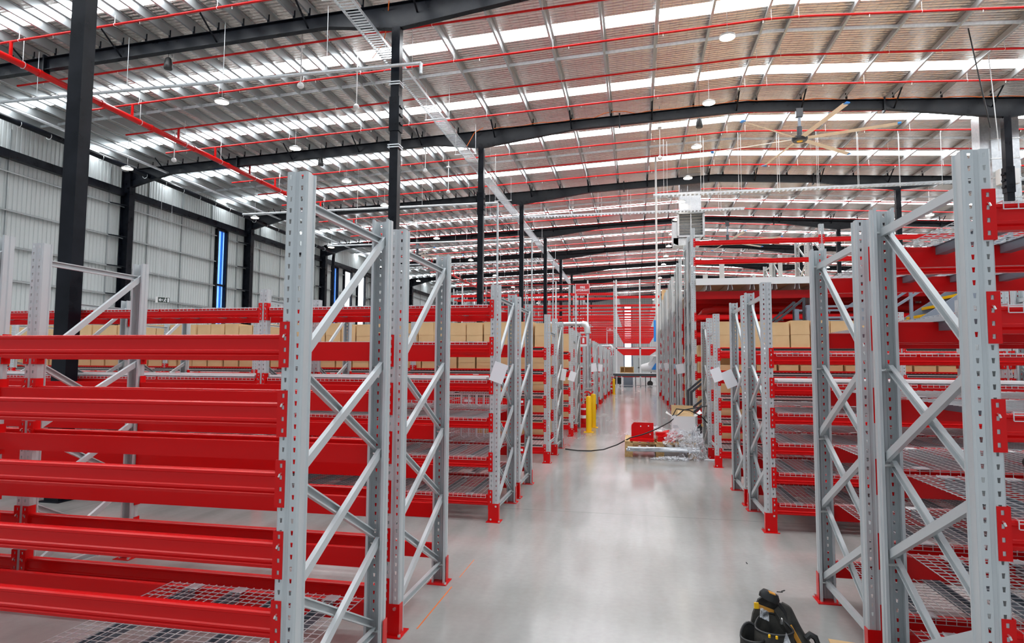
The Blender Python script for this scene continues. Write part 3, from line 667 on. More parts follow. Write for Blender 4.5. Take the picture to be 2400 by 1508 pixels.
# far high-bay storage behind the mesh fence
FB = {}
def far_beam(L):
    if L not in FB: FB[L] = MB().prism([(0, -.11), (.05, -.11), (.05, 0), (.02, 0), (0, -.03)], 'x', 0, L).mesh('shelf_beam', 'red')
    return FB[L]
for j in range(11):
    y = 51.5 + 3.6*j
    t = thing('high_rack', 'very tall red-beamed rack behind the mesh fence, %s row back' % ordn(j), 'rack', (2.0, y, 0), group='high racks at the far end')
    xs = [0, -3.7, -7.4, -11.1, -14.8, -18.5] if j < 4 else [0, -3.7, -7.4, -11.1]
    for x in xs:
        for yy, q in ((0, 0), (1.1, math.pi)): put('upright_post', UPFAR, t, (x, yy, 0), (0, 0, q))
    for i in range(len(xs)-1):
        for L in ((7.6, 6.6, 5.7, 4.75, 3.1) if i and j < 2 else (6.6, 4.75, 3.1) if i else ((7.3, 6.6, 4.75, 3.1) if j == 0 else (6.6, 4.75, 3.1))):
            for yy in (0, .9): put('shelf_beam', far_beam(3.6), t, (xs[i+1]+.05, yy, L))
# ================================================================ MEZZANINE
MY0, MY1, MX0, MX1 = 14.55, 43, 1.36, 13.6
t = thing('mezzanine_floor', 'white-edged mezzanine deck on joists above the right racks', 'mezzanine')
put('floor_boards', MB().box(MX0, MX1, MY0+.06, MY1, 3.54, 3.58).mesh('floor_boards', 'board'), t)
put('edge_fascia', MB().box(MX0, MX1, MY0, MY0+.05, 3.47, 3.62).mesh('edge_fascia', 'white'), t)
for k in range(20):
    y = MY0+.35+1.1*k
    put('main_beam', MB().box(MX0, MX1, -.03, .03, 3.18, 3.36).mesh('main_beam', 'red'), t, (0, y, 0))
for k in range(26):
    x = MX0+.25+.47*k
    put('floor_joist', MB().prism([(-.03, 3.36), (0, 3.53), (.06, 3.53), (.085, 3.36), (.075, 3.36), (.055, 3.52), (.005, 3.52), (-.02, 3.36)], 'y', MY0+.05, MY1-.5).mesh('floor_joist', 'wire'), t, (x, 0, 0))
t = pipe('fire_main_pipe', [(1.55, 17.5, 2.75), (1.7, 15.95, 2.98), (1.95, 15.77, 3.03), (13, 15.77, 3.03)], .085, 'redpipe', 'fat red sprinkler main under the mezzanine edge', 'sprinkler main', n=14)
for k in range(5): put('sprinkler_head', HEAD, t, (2.5+2*k, 15.77, 2.95))
for k in range(4):
    pipe('sprinkler_pipe', [(1.6, 16.8+4*k, 2.95), (13, 16.8+4*k, 2.95)], .03, 'redpipe', 'thin red sprinkler pipe below the mezzanine, %s row back' % ordn(k), 'sprinkler pipe', 'mezzanine sprinkler pipes')
# clutter on the mezzanine
for k, (x, y, z, h) in enumerate(((2.25, 17, 3.58, .75), (1.85, 17.2, 3.58, .5))):
    tag(put('guard_post', MB().box(-.06, .06, -.04, .04, 0, h).mesh('guard_post', 'grey'), None, (x, y, z)), ('taller', 'shorter')[k] + ' pale grey post standing on the mezzanine deck', 'post')
# stairs
def stairs(name, label, x0, y0, z0, run, rise, n, w, col, rail=True, rx=1):
    t = thing(name, label, 'staircase', (x0, y0, z0))
    for s in (0, w): put('stringer', MB().bar((0, s, .0), (run, s, rise), .04, .24, up=(0, 0, 1)).mesh('stringer', col), t)
    tr, ns = MB(), MB()
    for k in range(n):
        x, z = run*(k+.5)/n, rise*(k+.5)/n+.03
        put('tread', MB().box(x-.12, x+.14, .02, w-.02, z-.03, z).mesh('tread', 'rubber'), t)
        put('tread_nosing', MB().box(x-.145, x-.115, .02, w-.02, z-.045, z+.008).mesh('tread_nosing', 'yellow'), t)
    for s in (0, w):
        for h in (1.0, .55): put('handrail', MB().bar((0, s, h+.1), (run, s, rise+h+.1), .045).mesh('handrail', col), t)
        for k in range(4): put('baluster', MB().box(run*k/3-.025, run*k/3+.025, s-.025, s+.025, rise*k/3, rise*k/3+1.12).mesh('baluster', col), t)
stairs('steel_stair', 'blue-grey steel stair with yellow nosings rising right beyond the right racks', 4.3, 13.05, 1.75, 2.6, 1.75, 9, 1.0, 'mgrey')
t = thing('stair_landing', 'blue-grey landing platform with guard rails left of the steel stair', 'platform', (3.2, 13.05, 0))
put('platform', MB().box(.1, 1.1, 0, 1, 1.65, 1.75).mesh('platform', 'mgrey'), t)
for x in (.15, 1.05): put('support_post', MB().box(x-.04, x+.04, .0, .08, 0, 2.85).box(x-.04, x+.04, .92, 1.0, 0, 2.85).mesh('support_post', 'mgrey'), t)
for z in (2.35, 2.6, 2.82): put('guard_rail', MB().bar((.1, .04, z), (1.1, .04, z), .04).bar((.1, .96, z), (1.1, .96, z), .04).mesh('guard_rail', 'mgrey'), t)
stairs('steel_stair', 'dark grey stair with yellow nosing rising right beside the pallet', 1.12, 13.3, 0, 2.2, 1.9, 8, .8, 'dgrey')
# ================================================================ AISLE THINGS
def bollard(x, y, label):
    t = thing('bollard', label, 'bollard', (x, y, 0), group='yellow bollards')
    put('post', MB().lathe([(.07, 0), (.07, .84), (.055, .875), (0, .89)], 20).mesh('post', 'yellow', True), t); put('base_plate', MB().box(-.12, .12, -.12, .12, 0, .012).mesh('base_plate', 'yellow'), t)
    put('cap_bolt', MB().lathe([(0, .91), (.018, .91), (.02, .885), (0, .885)], 10).mesh('cap_bolt', 'bolt'), t)
bollard(-1.13, 15.4, 'yellow bollard nearest the camera on the left of the aisle'); bollard(-1.10, 16.6, 'yellow bollard just behind the nearest one'); bollard(-1.2, 35.4, 'lone far yellow bollard by the second hydrant')
def text(s, size, m, name):
    cu = bpy.data.curves.new('t', 'FONT'); cu.body = s; cu.size = size; cu.extrude = .001; cu.align_x = 'CENTER'; cu.align_y = 'CENTER'; cu.space_line = .95; cu.offset = size*.03
    o = bpy.data.objects.new('t', cu); C.link(o); dg = bpy.context.evaluated_depsgraph_get(); dg.update()
    me = bpy.data.meshes.new_from_object(o.evaluated_get(dg)); bpy.data.objects.remove(o); me.materials.clear(); me.materials.append(M[m]); me.name = name; return me
def hydrant(x, y, word):
    t = thing('hydrant_riser', 'silver hydrant pipe with red valve wheel, %s' % word, 'hydrant', (x, y, 0))
    put('standpipe', MB().tube([(0, 0, .0), (0, 0, 2.62), (-.04, 0, 2.72), (-.14, 0, 2.76), (-1.1, 0, 2.76)], .056, 14).mesh('standpipe', 'zinc', True), t)
    put('pipe_elbow', MB().tube([(0, 0, 2.5), (0, 0, 2.64), (-.05, 0, 2.74), (-.15, 0, 2.77)], .085, 14).mesh('pipe_elbow', 'wire', True), t)
    put('pipe_collar', MB().lathe([(.1, .88), (.1, .95)], 14).lathe([(.12, 1.0), (.12, 1.03)], 14).box(-.2, .2, -.02, .02, 1.15, 1.19).mesh('pipe_collar', 'wire'), t)
    put('valve_body', MB().box(-.07, .07, -.1, .1, .45, .72).mesh('valve_body', 'red'), t)
    put('valve_wheel', MB().tube([(math.cos(q)*.11, -.16, .82+math.sin(q)*.11) for q in [k*math.pi/8 for k in range(16)]], .02, 6, True).bar((-.1, -.16, .82), (.1, -.16, .82), .02).bar((0, -.16, .72), (0, -.16, .92), .02).tube([(0, -.16, .82), (0, 0, .82)], .03, 8).mesh('valve_wheel', 'red'), t)
    put('wall_bracket', MB().box(-.2, .1, -.01, .01, 2.3, 2.34).box(-.2, .1, -.01, .01, 2.5, 2.54).mesh('wall_bracket', 'wire'), t)
    s = thing('hydrant_sign', 'red sign reading FIRE HYDRANT, %s' % word, 'sign', (x-.1, y-.35, 3.68))
    put('sign_panel', MB().box(-.19, .19, 0, .01, -.14, .14).mesh('sign_panel', 'signred'), s)
    put('sign_border', MB().box(-.188, .188, -.002, -.0005, .128, .134).box(-.188, .188, -.002, -.0005, -.134, -.128).box(-.184, -.178, -.002, -.0005, -.13, .13).box(.178, .184, -.002, -.0005, -.13, .13).mesh('sign_border', 'paper'), s)
    put('lettering', text('FIRE\nHYDRANT', .080, 'paper', 'lettering'), s, (0, -.003, .0), (math.pi/2, 0, 0), (.90, 1, 1))
    put('sign_post', MB().box(-.20, -.16, .012, .05, -3.68, .14).mesh('sign_post', 'zinc'), s); 
    e = thing('fire_extinguisher', 'red fire extinguisher standing under its sign, %s' % word, 'fire extinguisher', (x-.07, y-.35, .12))
    put('cylinder', MB().lathe([(0, 0), (.085, .0), (.09, .02), (.09, .42), (.06, .48), (.03, .5), (0, .5)], 18).mesh('cylinder', 'red', True), e)
    put('label_band', MB().lathe([(.092, .12), (.092, .2)], 18).lathe([(.092, .34), (.092, .39)], 18).mesh('label_band', 'paper', True), e)
    put('valve_handle', MB().box(-.02, .02, -.02, .02, .49, .55).bar((-.05, 0, .56), (.08, 0, .6), .02).mesh('valve_handle', 'bolt'), e)
    put('hose', MB().tube([(.03, 0, .53), (.09, -.03, .5), (.11, -.03, .35), (.1, -.03, .15)], .012, 6).mesh('hose', 'rubber', True), e)
    put('stand', MB().box(-.1, .1, -.1, .1, -.12, -.01).mesh('stand', 'red'), e)
    g = thing('extinguisher_sign', 'small red and white extinguisher symbol sign, %s' % word, 'sign', (x-.08, y-.35, 2.28))
    put('sign_panel', MB().box(-.09, .09, 0, .008, -.14, .12).mesh('sign_panel', 'paper'), g); put('red_field', MB().box(-.08, .08, -.003, 0, -.085, .11).mesh('red_field', 'signred'), g)
    put('extinguisher_symbol', MB().prism([(-.028, -.055), (.028, -.055), (.028, .05), (.018, .085), (-.018, .085), (-.028, .05)], 'y', -.005, -.003).mesh('extinguisher_symbol', 'paper'), g)
    put('bracket', MB().box(-.02, .02, .008, .03, -2.28, .1).mesh('bracket', 'zinc'), g)
hydrant(-1.28, 16.95, 'nearer one on the left of the aisle'); hydrant(-1.34, 36.8, 'farther one by the lone bollard')
# paper sheets on rack end posts
for k, (x, y, z, ty, tz, w, h, lab) in enumerate((
    (-1.42, 6.44, 1.56, .05, .33, .15, .21, 'white paper sheet hung askew on the second left rack'), (-1.40, 12.3, 1.45, .9, .15, .10, .23, 'white sheet on the end of the third left rack'), (-1.44, 14.43, 1.38, .35, .3, .15, .22, 'white sheet at the fourth left rack near the hydrant'),
    (-1.47, 22.40, 1.55, .3, -.15, .22, .3, 'white sheet on a far left rack beyond the bollards'), (-1.47, 26.38, 1.52, .3, .1, .22, .3, 'smaller white sheet on a farther left rack'),
    (1.30, 10.62, 1.50, -.05, -.35, .16, .22, 'white sheet on the third right rack post'), (1.235, 8.79, 1.47, .0, -.4, .15, .23, 'white sheet hanging left of the second right rack behind its brace'), 
    (1.27, 18.62, 1.55, -.2, -.2, .22, .28, 'white sheet on the tall rack just behind the stacked pallet'), (1.36, 18.64, 1.6, -.2, .1, .2, .28, 'second white sheet next to it on the same tall rack'), (1.29, 26.6, 1.6, -.2, -.2, .24, .3, 'far white sheet on the tall right racks'), (1.29, 34.57, 1.6, -.2, .1, .2, .34, 'farthest white sheet on the tall right racks'))):
    tag(put('paper_sheet', MB().box(-w/2, w/2, -.001, .001, -h/2, h/2).mesh('paper_sheet', 'paper'), None, (x, y-.012, z), (0, tz, ty*.2)), lab, 'paper')
# pallet with leftovers
PX0, PX1, PY0 = -.18, 1.02, 11.5
t = thing('pallet', 'light wooden pallet standing in the aisle under packing leftovers', 'pallet', ((PX0+PX1)/2, PY0+.5, 0))
for x in (-.55, 0, .55):
    for y in (-.43, 0, .43): put('pallet_block', MB().box(x-.07, x+.07, y-.06, y+.06, .02, .1).mesh('pallet_block', 'wood'), t)
    put('bottom_board', MB().box(x-.07, x+.07, -.5, .5, 0, .02).mesh('bottom_board', 'wood'), t)
for y in (-.44, 0, .44): put('stringer_board', MB().box(-.62, .62, y-.05, y+.05, .1, .122).mesh('stringer_board', 'wood'), t)
for k in range(9): put('deck_board', MB().box(-.62+.142*k, -.52+.142*k, -.5, .5, .122, .144).mesh('deck_board', 'wood'), t)
t2 = thing('pallet', 'second wooden pallet stacked on top of the lower one', 'pallet', ((PX0+PX1)/2, PY0+.5, .144))
for x in (-.55, 0, .55):
    for y in (-.43, .43): put('pallet_block', MB().box(x-.07, x+.07, y-.06, y+.06, .0, .09).mesh('pallet_block', 'wood'), t2)
for y in (-.44, .44): put('stringer_board', MB().box(-.62, .62, y-.05, y+.05, .09, .112).mesh('stringer_board', 'wood'), t2)
for k in range(9): put('deck_board', MB().box(-.62+.142*k, -.52+.142*k, -.5, .5, .112, .134).mesh('deck_board', 'wood'), t2)
ZP = .278
t = thing('steel_bracket', 'large red folded steel bracket lying on the pallet', 'bracket', (.1, PY0+.12, ZP), (0, 0, -.12))
put('back_plate', MB().prism([(-.2, .04), (.2, .04), (.2, .32), (-.15, .32), (-.2, .27)], 'y', .12, .126).mesh('back_plate', 'red'), t)
put('base_plate', MB().prism([(-.2, .0), (.22, .0), (.22, .04), (-.2, .04)], 'y', -.12, .126).mesh('base_plate', 'red'), t)
put('bolt_holes', MB().box(-.04, -.02, .117, .12, .24, .26).box(.1, .12, .117, .12, .25, .27).box(.13, .15, .117, .12, .1, .12).mesh('bolt_holes', 'paper'), t)
t = thing('steel_beam_offcut', 'short red steel beam pieces between bracket and white carton', 'steel offcut', (.45, PY0+.2, ZP), (0, 0, .1))
put('upper_piece', MB().box(-.1, .2, -.05, .05, .1, .16).mesh('upper_piece', 'red'), t); put('lower_piece', MB().box(-.08, .22, -.15, .1, .0, .1).mesh('lower_piece', 'red'), t)
t = thing('white_carton', 'white cardboard carton on top of the wrapped pile', 'cardboard box', (.84, PY0+.2, .46), (0, 0, -.03))
b = MB(); w, d, h = .42, .36, .27
b.box(-w/2, w/2, 0, .006, 0, h).box(-w/2, w/2, d-.006, d, 0, h).box(-w/2, -w/2+.006, 0, d, 0, h).box(w/2-.006, w/2, 0, d, 0, h).box(-w/2, w/2, 0, d, 0, .006)
put('carton_body', b.mesh('carton_body', 'white'), t)
put('back_flap', MB().prism([(-.2, h), (.2, h), (.19, h+.17), (-.2, h+.18)], 'y', d-.02, d-.01).mesh('back_flap', 'card'), t)
put('side_flap', MB().quad((-w/2, 0, h), (-w/2, d, h), (-w/2-.08, d-.05, h+.07), (-w/2-.1, .02, h+.05)).mesh('side_flap', 'white'), t)
put('side_flap', MB().quad((w/2, 0, h), (w/2+.12, .02, h+.06), (w/2+.1, d-.05, h+.1), (w/2, d, h)).mesh('side_flap', 'white'), t)
put('front_flap', MB().quad((-w/2+.1, 0, h), (w/2-.02, 0, h), (w/2-.08, .12, h+.06), (-w/2+.12, .14, h+.1)).mesh('front_flap', 'card'), t)
put('printed_label', MB().box(-.18, -.08, -.002, 0, .06, .065).box(-.18, -.09, -.002, 0, .08, .085).box(-.18, -.1, -.002, 0, .1, .105).mesh('printed_label', 'mgrey'), t)
t = thing('wrapped_tubes', 'bundle of silver film-wrapped tubes across the pallet front', 'bundle', (.45, PY0-.1, .17))
for k in range(4):
    put('wrapped_tube', MB().tube([(-.62+.02*k, -.02*k, -.03+.035*(k % 2)), (.64, .03*k-.03, -.02+.035*(k//2))], .028, 8).mesh('wrapped_tube', 'chrome', True), t)
def crumple(name, label, loc, sx, sy, sz, m, n=16, amp=.2, seed=1, bottom=0):
    rnd = random.Random(seed); mb = MB(); V = []
    for i in range(n+1):
        th = math.pi*i/n*(.5 if bottom else 1)
        for j in range(2*n):
            ph = math.pi*j/n; q = 1 + amp*(math.sin(3*ph+2*th+seed)*.5 + math.sin(7*ph-3*th)*.3 + rnd.uniform(-.5, .5))
            V.append((sx*q*math.sin(th)*math.cos(ph), sy*q*math.sin(th)*math.sin(ph), max(sz*math.cos(th)*q, -sz)))
    mb.v = V
    for i in range(n):
        for j in range(2*n): k = (j+1) % (2*n); mb.f.append((i*2*n+j, i*2*n+k, (i+1)*2*n+k, (i+1)*2*n+j))
    return tag(put(name, mb.mesh(name, m, False), None, loc), label, 'packaging film')
crumple('stretch_film', 'crumpled clear stretch film hanging over the right end of the pallet', (1.0, PY0-.02, .0), .24, .2, .45, 'film', 14, .3, 3, 1)
crumple('stretch_film', 'clear stretch film draped below the white carton', (.75, PY0+.05, .22), .30, .16, .24, 'film', 14, .25, 5, 1)
crumple('stretch_film', 'loose clear film trailing on the floor in front of the pallet', (.62, PY0-.22, 0), .3, .1, .05, 'film', 12, .5, 9, 1)
crumple('stretch_film', 'film-wrapped white and red parcel behind the bracket', (.42, PY0+.5, ZP+.05), .26, .16, .17, 'film', 12, .15, 11, 1)
crumple('wrapped_part', 'red part wrapped in clear film under the white carton', (.62, PY0+.25, ZP+.06), .22, .16, .13, 'red', 10, .1, 4, 1)['category'] = 'packed part'
tag(put('packed_panel', MB().box(-.28, .28, -.1, .1, 0, .14).mesh('packed_panel', 'white'), None, (.42, PY0+.62, ZP)), 'long white packed panel lying behind the red bracket', 'panel')
tag(put('strapping_band', MB().tube([(-1.35, 12.2, .008), (-1.1, 12.05, .008), (-.85, 12.05, .01), (-.6, 12.0, .05), (-.35, 11.8, .17), (-.1, 11.6, .33), (.12, 11.55, .40), (.35, 11.7, .48), (.6, 11.7, .62), (.85, 11.75, .84), (1.28, 11.7, .93)], .011, 6).mesh('strapping_band', 'rubber', True)), 'long black strapping band running from the floor up over the pallet', 'strap')
tag(put('strapping_band', MB().tube([(.65, 11.75, .72), (.72, 11.7, .86), (.95, 11.7, .84), (1.15, 11.7, .74), (1.28, 11.8, .6), (1.3, 11.85, .5)], .01, 6).mesh('strapping_band', 'rubber', True)), 'short black strap looping from the carton to the right rack', 'strap')
tag(put('paper_scrap', MB().prism([(1.15, .003), (1.35, .003), (1.37, .02), (1.18, .015)], 'y', 11.35, 11.45).mesh('paper_scrap', 'paper')), 'scrap of white paper on the floor at the foot of the third right rack', 'paper')
# ---- tool pouch in the foreground
TX, TY = .68, 3.42
t = thing('tool_pouch', 'black tool pouch with amber webbing lying on the floor, bottom right', 'tool bag', (TX, TY, 0), (0, 0, .1)); t.scale = (.88, .95, 1.0)
def pouch(mb, cx, cy, rx, ry, z0, z1, tilt=0, n=28, wall=.008, back=0):
    b = len(mb.v); prof = [(1.0, 0), (1.06, .35), (1.05, .7), (1.0, 1.0), (.93, 1.0), (.95, .7), (.94, .3), (.85, .06)]
    for i in range(n):
        q = 2*math.pi*i/n
        for r, zz in prof:
            lift = back*max(0, math.sin(q))**2*zz; w = 1+.02*math.sin(5*q)
            mb.v.append((cx+rx*r*w*math.cos(q), cy+ry*r*w*math.sin(q)+tilt*zz, z0+(z1-z0)*zz+lift))
    k = len(prof)
    for i in range(n):
        j = (i+1) % n
        for p in range(k-1): mb.f.append((b+i*k+p, b+j*k+p, b+j*k+p+1, b+i*k+p+1))
        if i == 0: mb.f.append(tuple(b+m*k+k-1 for m in range(n)))
def rim(cx, cy, rx, ry, z, tilt, back, r=.007, n=28):
    return MB().tube([(cx+rx*.97*math.cos(q), cy+ry*.97*math.sin(q)+tilt, z+back*max(0, math.sin(q))**2) for q in [2*math.pi*i/n for i in range(n)]], r, 6, True)
mb = MB(); pouch(mb, 0, 0, .105, .085, 0, .32, .02, back=.05); put('main_pocket', mb.mesh('main_pocket', 'cloth', True), t)
put('pocket_rim', rim(0, 0, .105, .085, .32, .02, .05).mesh('pocket_rim', 'rubber', True), t)
mb = MB(); pouch(mb, -.13, -.02, .065, .065, 0, .285, .01, back=.05); put('side_pocket', mb.mesh('side_pocket', 'cloth', True), t)
put('pocket_rim', rim(-.13, -.02, .065, .065, .285, .01, .05).mesh('pocket_rim', 'rubber', True), t)
mb = MB(); pouch(mb, -.045, -.12, .055, .05, 0, .24, .0); put('front_pocket', mb.mesh('front_pocket', 'cloth', True), t)
mb = MB()   # tall back panel, rounded towards its top
prof = [(-.115, .18), (-.11, .27), (-.085, .36), (-.05, .43), (-.0, .455), (.05, .44), (.075, .38), (.095, .30), (.105, .18)]
mb.prism(prof, 'y', .0, .022); mb.xform(Matrix.Translation((0, .075, 0)) @ Matrix.Rotation(-.12, 4, 'X')); put('back_panel', mb.mesh('back_panel', 'cloth'), t)
mb = MB().lathe([(0, .028), (.045, .026), (.06, .005), (.058, -.015), (0, -.02)], 20).xform(Matrix.Translation((.0, .09, .455)) @ Matrix.Rotation(.35, 4, 'Y') @ Matrix.Scale(.62, 4, (0, 1, 0))); put('belt_clip', mb.mesh('belt_clip', 'rubber', True), t)
put('clip_badge', MB().box(-.018, .018, -.016, .01, 0, .006).xform(Matrix.Translation((.008, .075, .478)) @ Matrix.Rotation(.3, 4, 'Y')).mesh('clip_badge', 'amber'), t)
put('webbing_strip', MB().bar((-.07, .1, .405), (.065, .1, .365), .004, .02).mesh('webbing_strip', 'amber'), t)
put('webbing_end', MB().box(-.085, -.06, .095, .104, .39, .42).box(.05, .078, .093, .103, .345, .385).mesh('webbing_end', 'yellow'), t)
put('handle_tube', MB().tube([(.055, .1, .42), (.085, .09, .38), (.095, .08, .32), (.1, .07, .26), (.09, .04, .235)], .011, 8).mesh('handle_tube', 'rubber', True), t)
put('rivet', MB().lathe([(0, .02), (.009, .015), (.01, -.012), (0, -.012)], 10).mesh('rivet', 'bolt', True), t, (.06, .072, .34))
put('rivet', MB().lathe([(0, .01), (.007, .006), (.007, -.006), (0, -.006)], 8).mesh('rivet', 'yellow', True), t, (-.055, -.068, .318))
put('rivet', MB().lathe([(0, .01), (.007, .006), (.007, -.006), (0, -.006)], 8).mesh('rivet', 'yellow', True), t, (-.02, -.082, .318))
put('clear_bag', MB().prism([(-.05, 0), (.05, 0), (.0, .13)], 'y', 0, .012).xform(Matrix.Translation((.03, -.12, .22)) @ Matrix.Rotation(-.2, 4, 'X')).mesh('clear_bag', 'film'), t)
put('plastic_slip', MB().prism([(-.03, 0), (.022, -.02), (.02, .03), (-.025, .05)], 'y', 0, .003).xform(Matrix.Translation((-.035, .062, .36))).mesh('plastic_slip', 'film'), t)
put('red_tag', MB().box(-.02, .02, -.004, .004, -.015, .02).mesh('red_tag', 'signred'), t, (-.05, -.165, .245))
# padded belt curling off to the right
mb = MB(); n = 22; base = 0
pth = [(.055+.17*s, .11-.10*s+.02*math.sin(3*s), .395+.02*math.sin(3.0*s)-.30*s) for s in [i/(n-1)*1.45 for i in range(n)]]
for i, (x, y, z) in enumerate(pth):
    z = max(z, .02); hw = (.066+.010*math.sin(i*.6))*min(1, .35+i*.16)
    mb.v += [(x-.03, y-.02, z-hw*.8), (x-.035, y-.035, z), (x+.02, y+.0, z+hw), (x+.035, y+.03, z+hw*.9), (x+.02, y+.03, z-hw*.5)]
for i in range(n-1):
    for k in range(5): l = (k+1) % 5; mb.f.append((i*5+k, i*5+l, (i+1)*5+l, (i+1)*5+k))
mb.f.append((0, 1, 2, 3, 4)); mb.f.append(tuple((n-1)*5+k for k in range(5)))
put('padded_belt', mb.mesh('padded_belt', 'cloth', True), t)
for a, b in ((5, 9), (11, 15)):
    p, q = pth[a], pth[b]; put('amber_stripe', MB().bar((p[0]-.015, p[1]-.04, p[2]+.02), (q[0]-.015, q[1]-.04, q[2]+.02), .006, .022).mesh('amber_stripe', 'amber'), t)
put('belt_buckle', MB().tube([(.185, .05, .27), (.21, .05, .29), (.235, .04, .28), (.245, .03, .25), (.225, .03, .22), (.19, .04, .2)], .017, 8).mesh('belt_buckle', 'rubber', True), t)
put('belt_tail', MB().bar((.27, .0, .10), (.42, -.1, .03), .05, .02).mesh('belt_tail', 'cloth'), t)
tag(put('cardboard_sheet', MB().prism([(0, 0), (.2, -.02), (.2, .06), (.01, .1)], 'z', .03, .036).box(.0, .19, .0, .01, 0, .03).mesh('cardboard_sheet', 'card'), None, (1.10, 4.0, 0)), 'brown cardboard piece on the floor right of the tool pouch', 'cardboard')
for k, (x, y) in enumerate(((1.02, 4.95), (1.05, 4.98), (.9, 5.6))):
    tag(put('debris_chip', MB().box(-.02, .02, -.004, .004, 0, .005).mesh('debris_chip', 'dark'), None, (x, y, 0), (0, 0, k*.8)), 'tiny dark chip on the floor, %s one beyond the tool pouch' % ordn(k), 'debris')
tag(put('marking_line', MB().box(-1.352, -1.344, 3.80, 4.55, 0, .0015).box(-1.351, -1.346, 4.76, 5.2, 0, .0015).mesh('marking_line', 'orange')), 'thin red line on the floor along the nearest left rack feet', 'floor marking')  # thin coloured line beside the rack feet, narrower in its farther segment
# exit sign
t = thing('exit_sign', 'white-framed exit sign with running figure hanging by the left wall', 'sign', (-24.3, 28.2, 4.9), (0, 0, math.radians(50)))
put('sign_body', MB().box(-.33, .33, 0, .06, -.16, .16).mesh('sign_body', 'white'), t); put('sign_face', MB().box(-.22, .32, -.01, 0, -.14, .14).mesh('sign_face', 'signgreen'), t)
fg = MB().bar((-.17, -.015, 0), (.02, -.015, 0), .01, .04).bar((-.17, -.015, 0), (-.1, -.015, .07), .01, .04).bar((-.17, -.015, 0), (-.1, -.015, -.07), .01, .04)
fg.box(.22, .29, -.02, -.01, -.11, .11).bar((.12, -.015, .06), (.09, -.015, -.02), .01, .05).bar((.09, -.015, -.02), (.04, -.015, -.1), .01, .025).bar((.09, -.015, -.02), (.15, -.015, -.1), .01, .025).bar((.13, -.015, .05), (.18, -.015, .0), .01, .02).box(.11, .15, -.02, -.01, .08, .12)
put('running_figure', fg.mesh('running_figure', 'paper'), t); put('suspension_wire', MB().bar((-.25, .03, .16), (-.25, .03, 6), .015).bar((.25, .03, .16), (.25, .03, 6), .015).mesh('suspension_wire', 'wire'), t)
# white boards and baskets on the left racks
for k in range(3): tag(put('white_board', MB().box(-1.28, 1.28, 0, .95, 0, .02).mesh('white_board', 'white'), None, (XL-.05-BW*(k+.5), YL+PT+.02, 1.53-.04)), 'thin white board on a second left rack deck, %s bay from the aisle' % ordn(k), 'board', 'white boards on the second left rack')
tag(put('white_board', MB().box(-1.28, 1.28, 0, .95, 0, .02).mesh('white_board', 'white'), None, (XR+.05+BW*.5, YR0+PT+.02, 1.53-.04)), 'thin white board on the second highest deck of the second right rack', 'board')
def basket(x, y, z, label):
    t = thing('wire_basket', label, 'basket', (x, y, z), group='wire baskets')
    mb = MB(); w, d, h = .56, .5, .17
    for i in range(19):
        q = -w/2+w*i/18
        for yy in (0, d): mb.bar((q, yy, 0), (q, yy, h), .004)
        mb.bar((q, 0, 0), (q, d, 0), .004)
    for z in (0, h*.5, h): mb.bar((-w/2, 0, z), (w/2, 0, z), .006).bar((-w/2, d, z), (w/2, d, z), .006).bar((-w/2, 0, z), (-w/2, d, z), .006).bar((w/2, 0, z), (w/2, d, z), .006)
    put('wire_cage', mb.mesh('wire_cage', 'wire'), t)
    for s in (-.1, .1): put('clip_on_holder', MB().tube([(s-.05, -.01, h), (s-.05, -.015, .05), (s, -.02, .02), (s+.05, -.015, .05), (s+.05, -.01, h)], .012, 6).mesh('clip_on_holder', 'paper', True), t)
for k, x in enumerate((-2.05, -2.72, -3.4)):
    basket(x, YL+PT+1.3, 1.13-.04, 'upper wire basket with white holders, rear second left rack, %s from the aisle' % ordn(k))
    basket(x, YL+PT+1.3, .72-.04, 'lower wire basket, rear second left rack, %s from the aisle' % ordn(k))
# hammer on a right-hand deck
t = thing('rubber_mallet', 'black rubber mallet with amber handle on a deck of the nearest right rack', 'mallet', (2.15, 3.95, 1.13-.01))
put('head', MB().tube([(0, -.06, .0), (0, .06, .0)], .032, 14).mesh('head', 'rubber', True), t); put('handle', MB().tube([(.02, 0, 0), (.34, -.04, 0)], .013, 8).mesh('handle', 'amber', True), t)
# ================================================================ FAR END
t = thing('mesh_fence', 'tall fine wire mesh fence on white posts closing the end of the aisle', 'fence', (0, 47.5, 0))
def grid(x0, x1, z0, z1, s, r):
    mb = MB()
    for i in range(int((x1-x0)/s)+1): mb.bar((x0+s*i, 0, z0), (x0+s*i, 0, z1), r)
    for i in range(int((z1-z0)/s)+1): mb.bar((x0, 0, z0+s*i), (x1, 0, z0+s*i), r)
    return mb
put('wire_mesh', grid(-14, 1.6, 2.9, 7.8, .16, .008).mesh('wire_mesh', 'dgrey'), t)
for x in (-13.5, -11, -8.6, -6, -3.55, -1.4, .35, 1.55): put('fence_post', MB().box(x-.05, x+.05, -.05, .05, 0, 8.1).mesh('fence_post', 'wire'), t)
put('top_rail', MB().box(-14, 1.6, -.03, .03, 7.8, 7.86).mesh('top_rail', 'redpipe'), t)
put('lower_rail', MB().box(-2, 1.6, -.05, .05, 2.85, 2.95).box(-2, 1.6, -.04, .04, .1, .14).mesh('lower_rail', 'wire'), t)
put('red_rail', MB().box(-2, 1.6, -.03, .03, .74, .8).mesh('red_rail', 'red'), t)
t = thing('conveyor_table', 'long dark-fronted conveyor table across the end of the aisle', 'table', (-.2, 46.2, 0))
put('table_top', MB().box(-1.7, 1.7, 0, 1.0, 1.0, 1.06).mesh('table_top', 'white'), t); put('front_apron', MB().box(-1.7, 1.7, -.03, 0, .82, 1.02).mesh('front_apron', 'dgrey'), t)
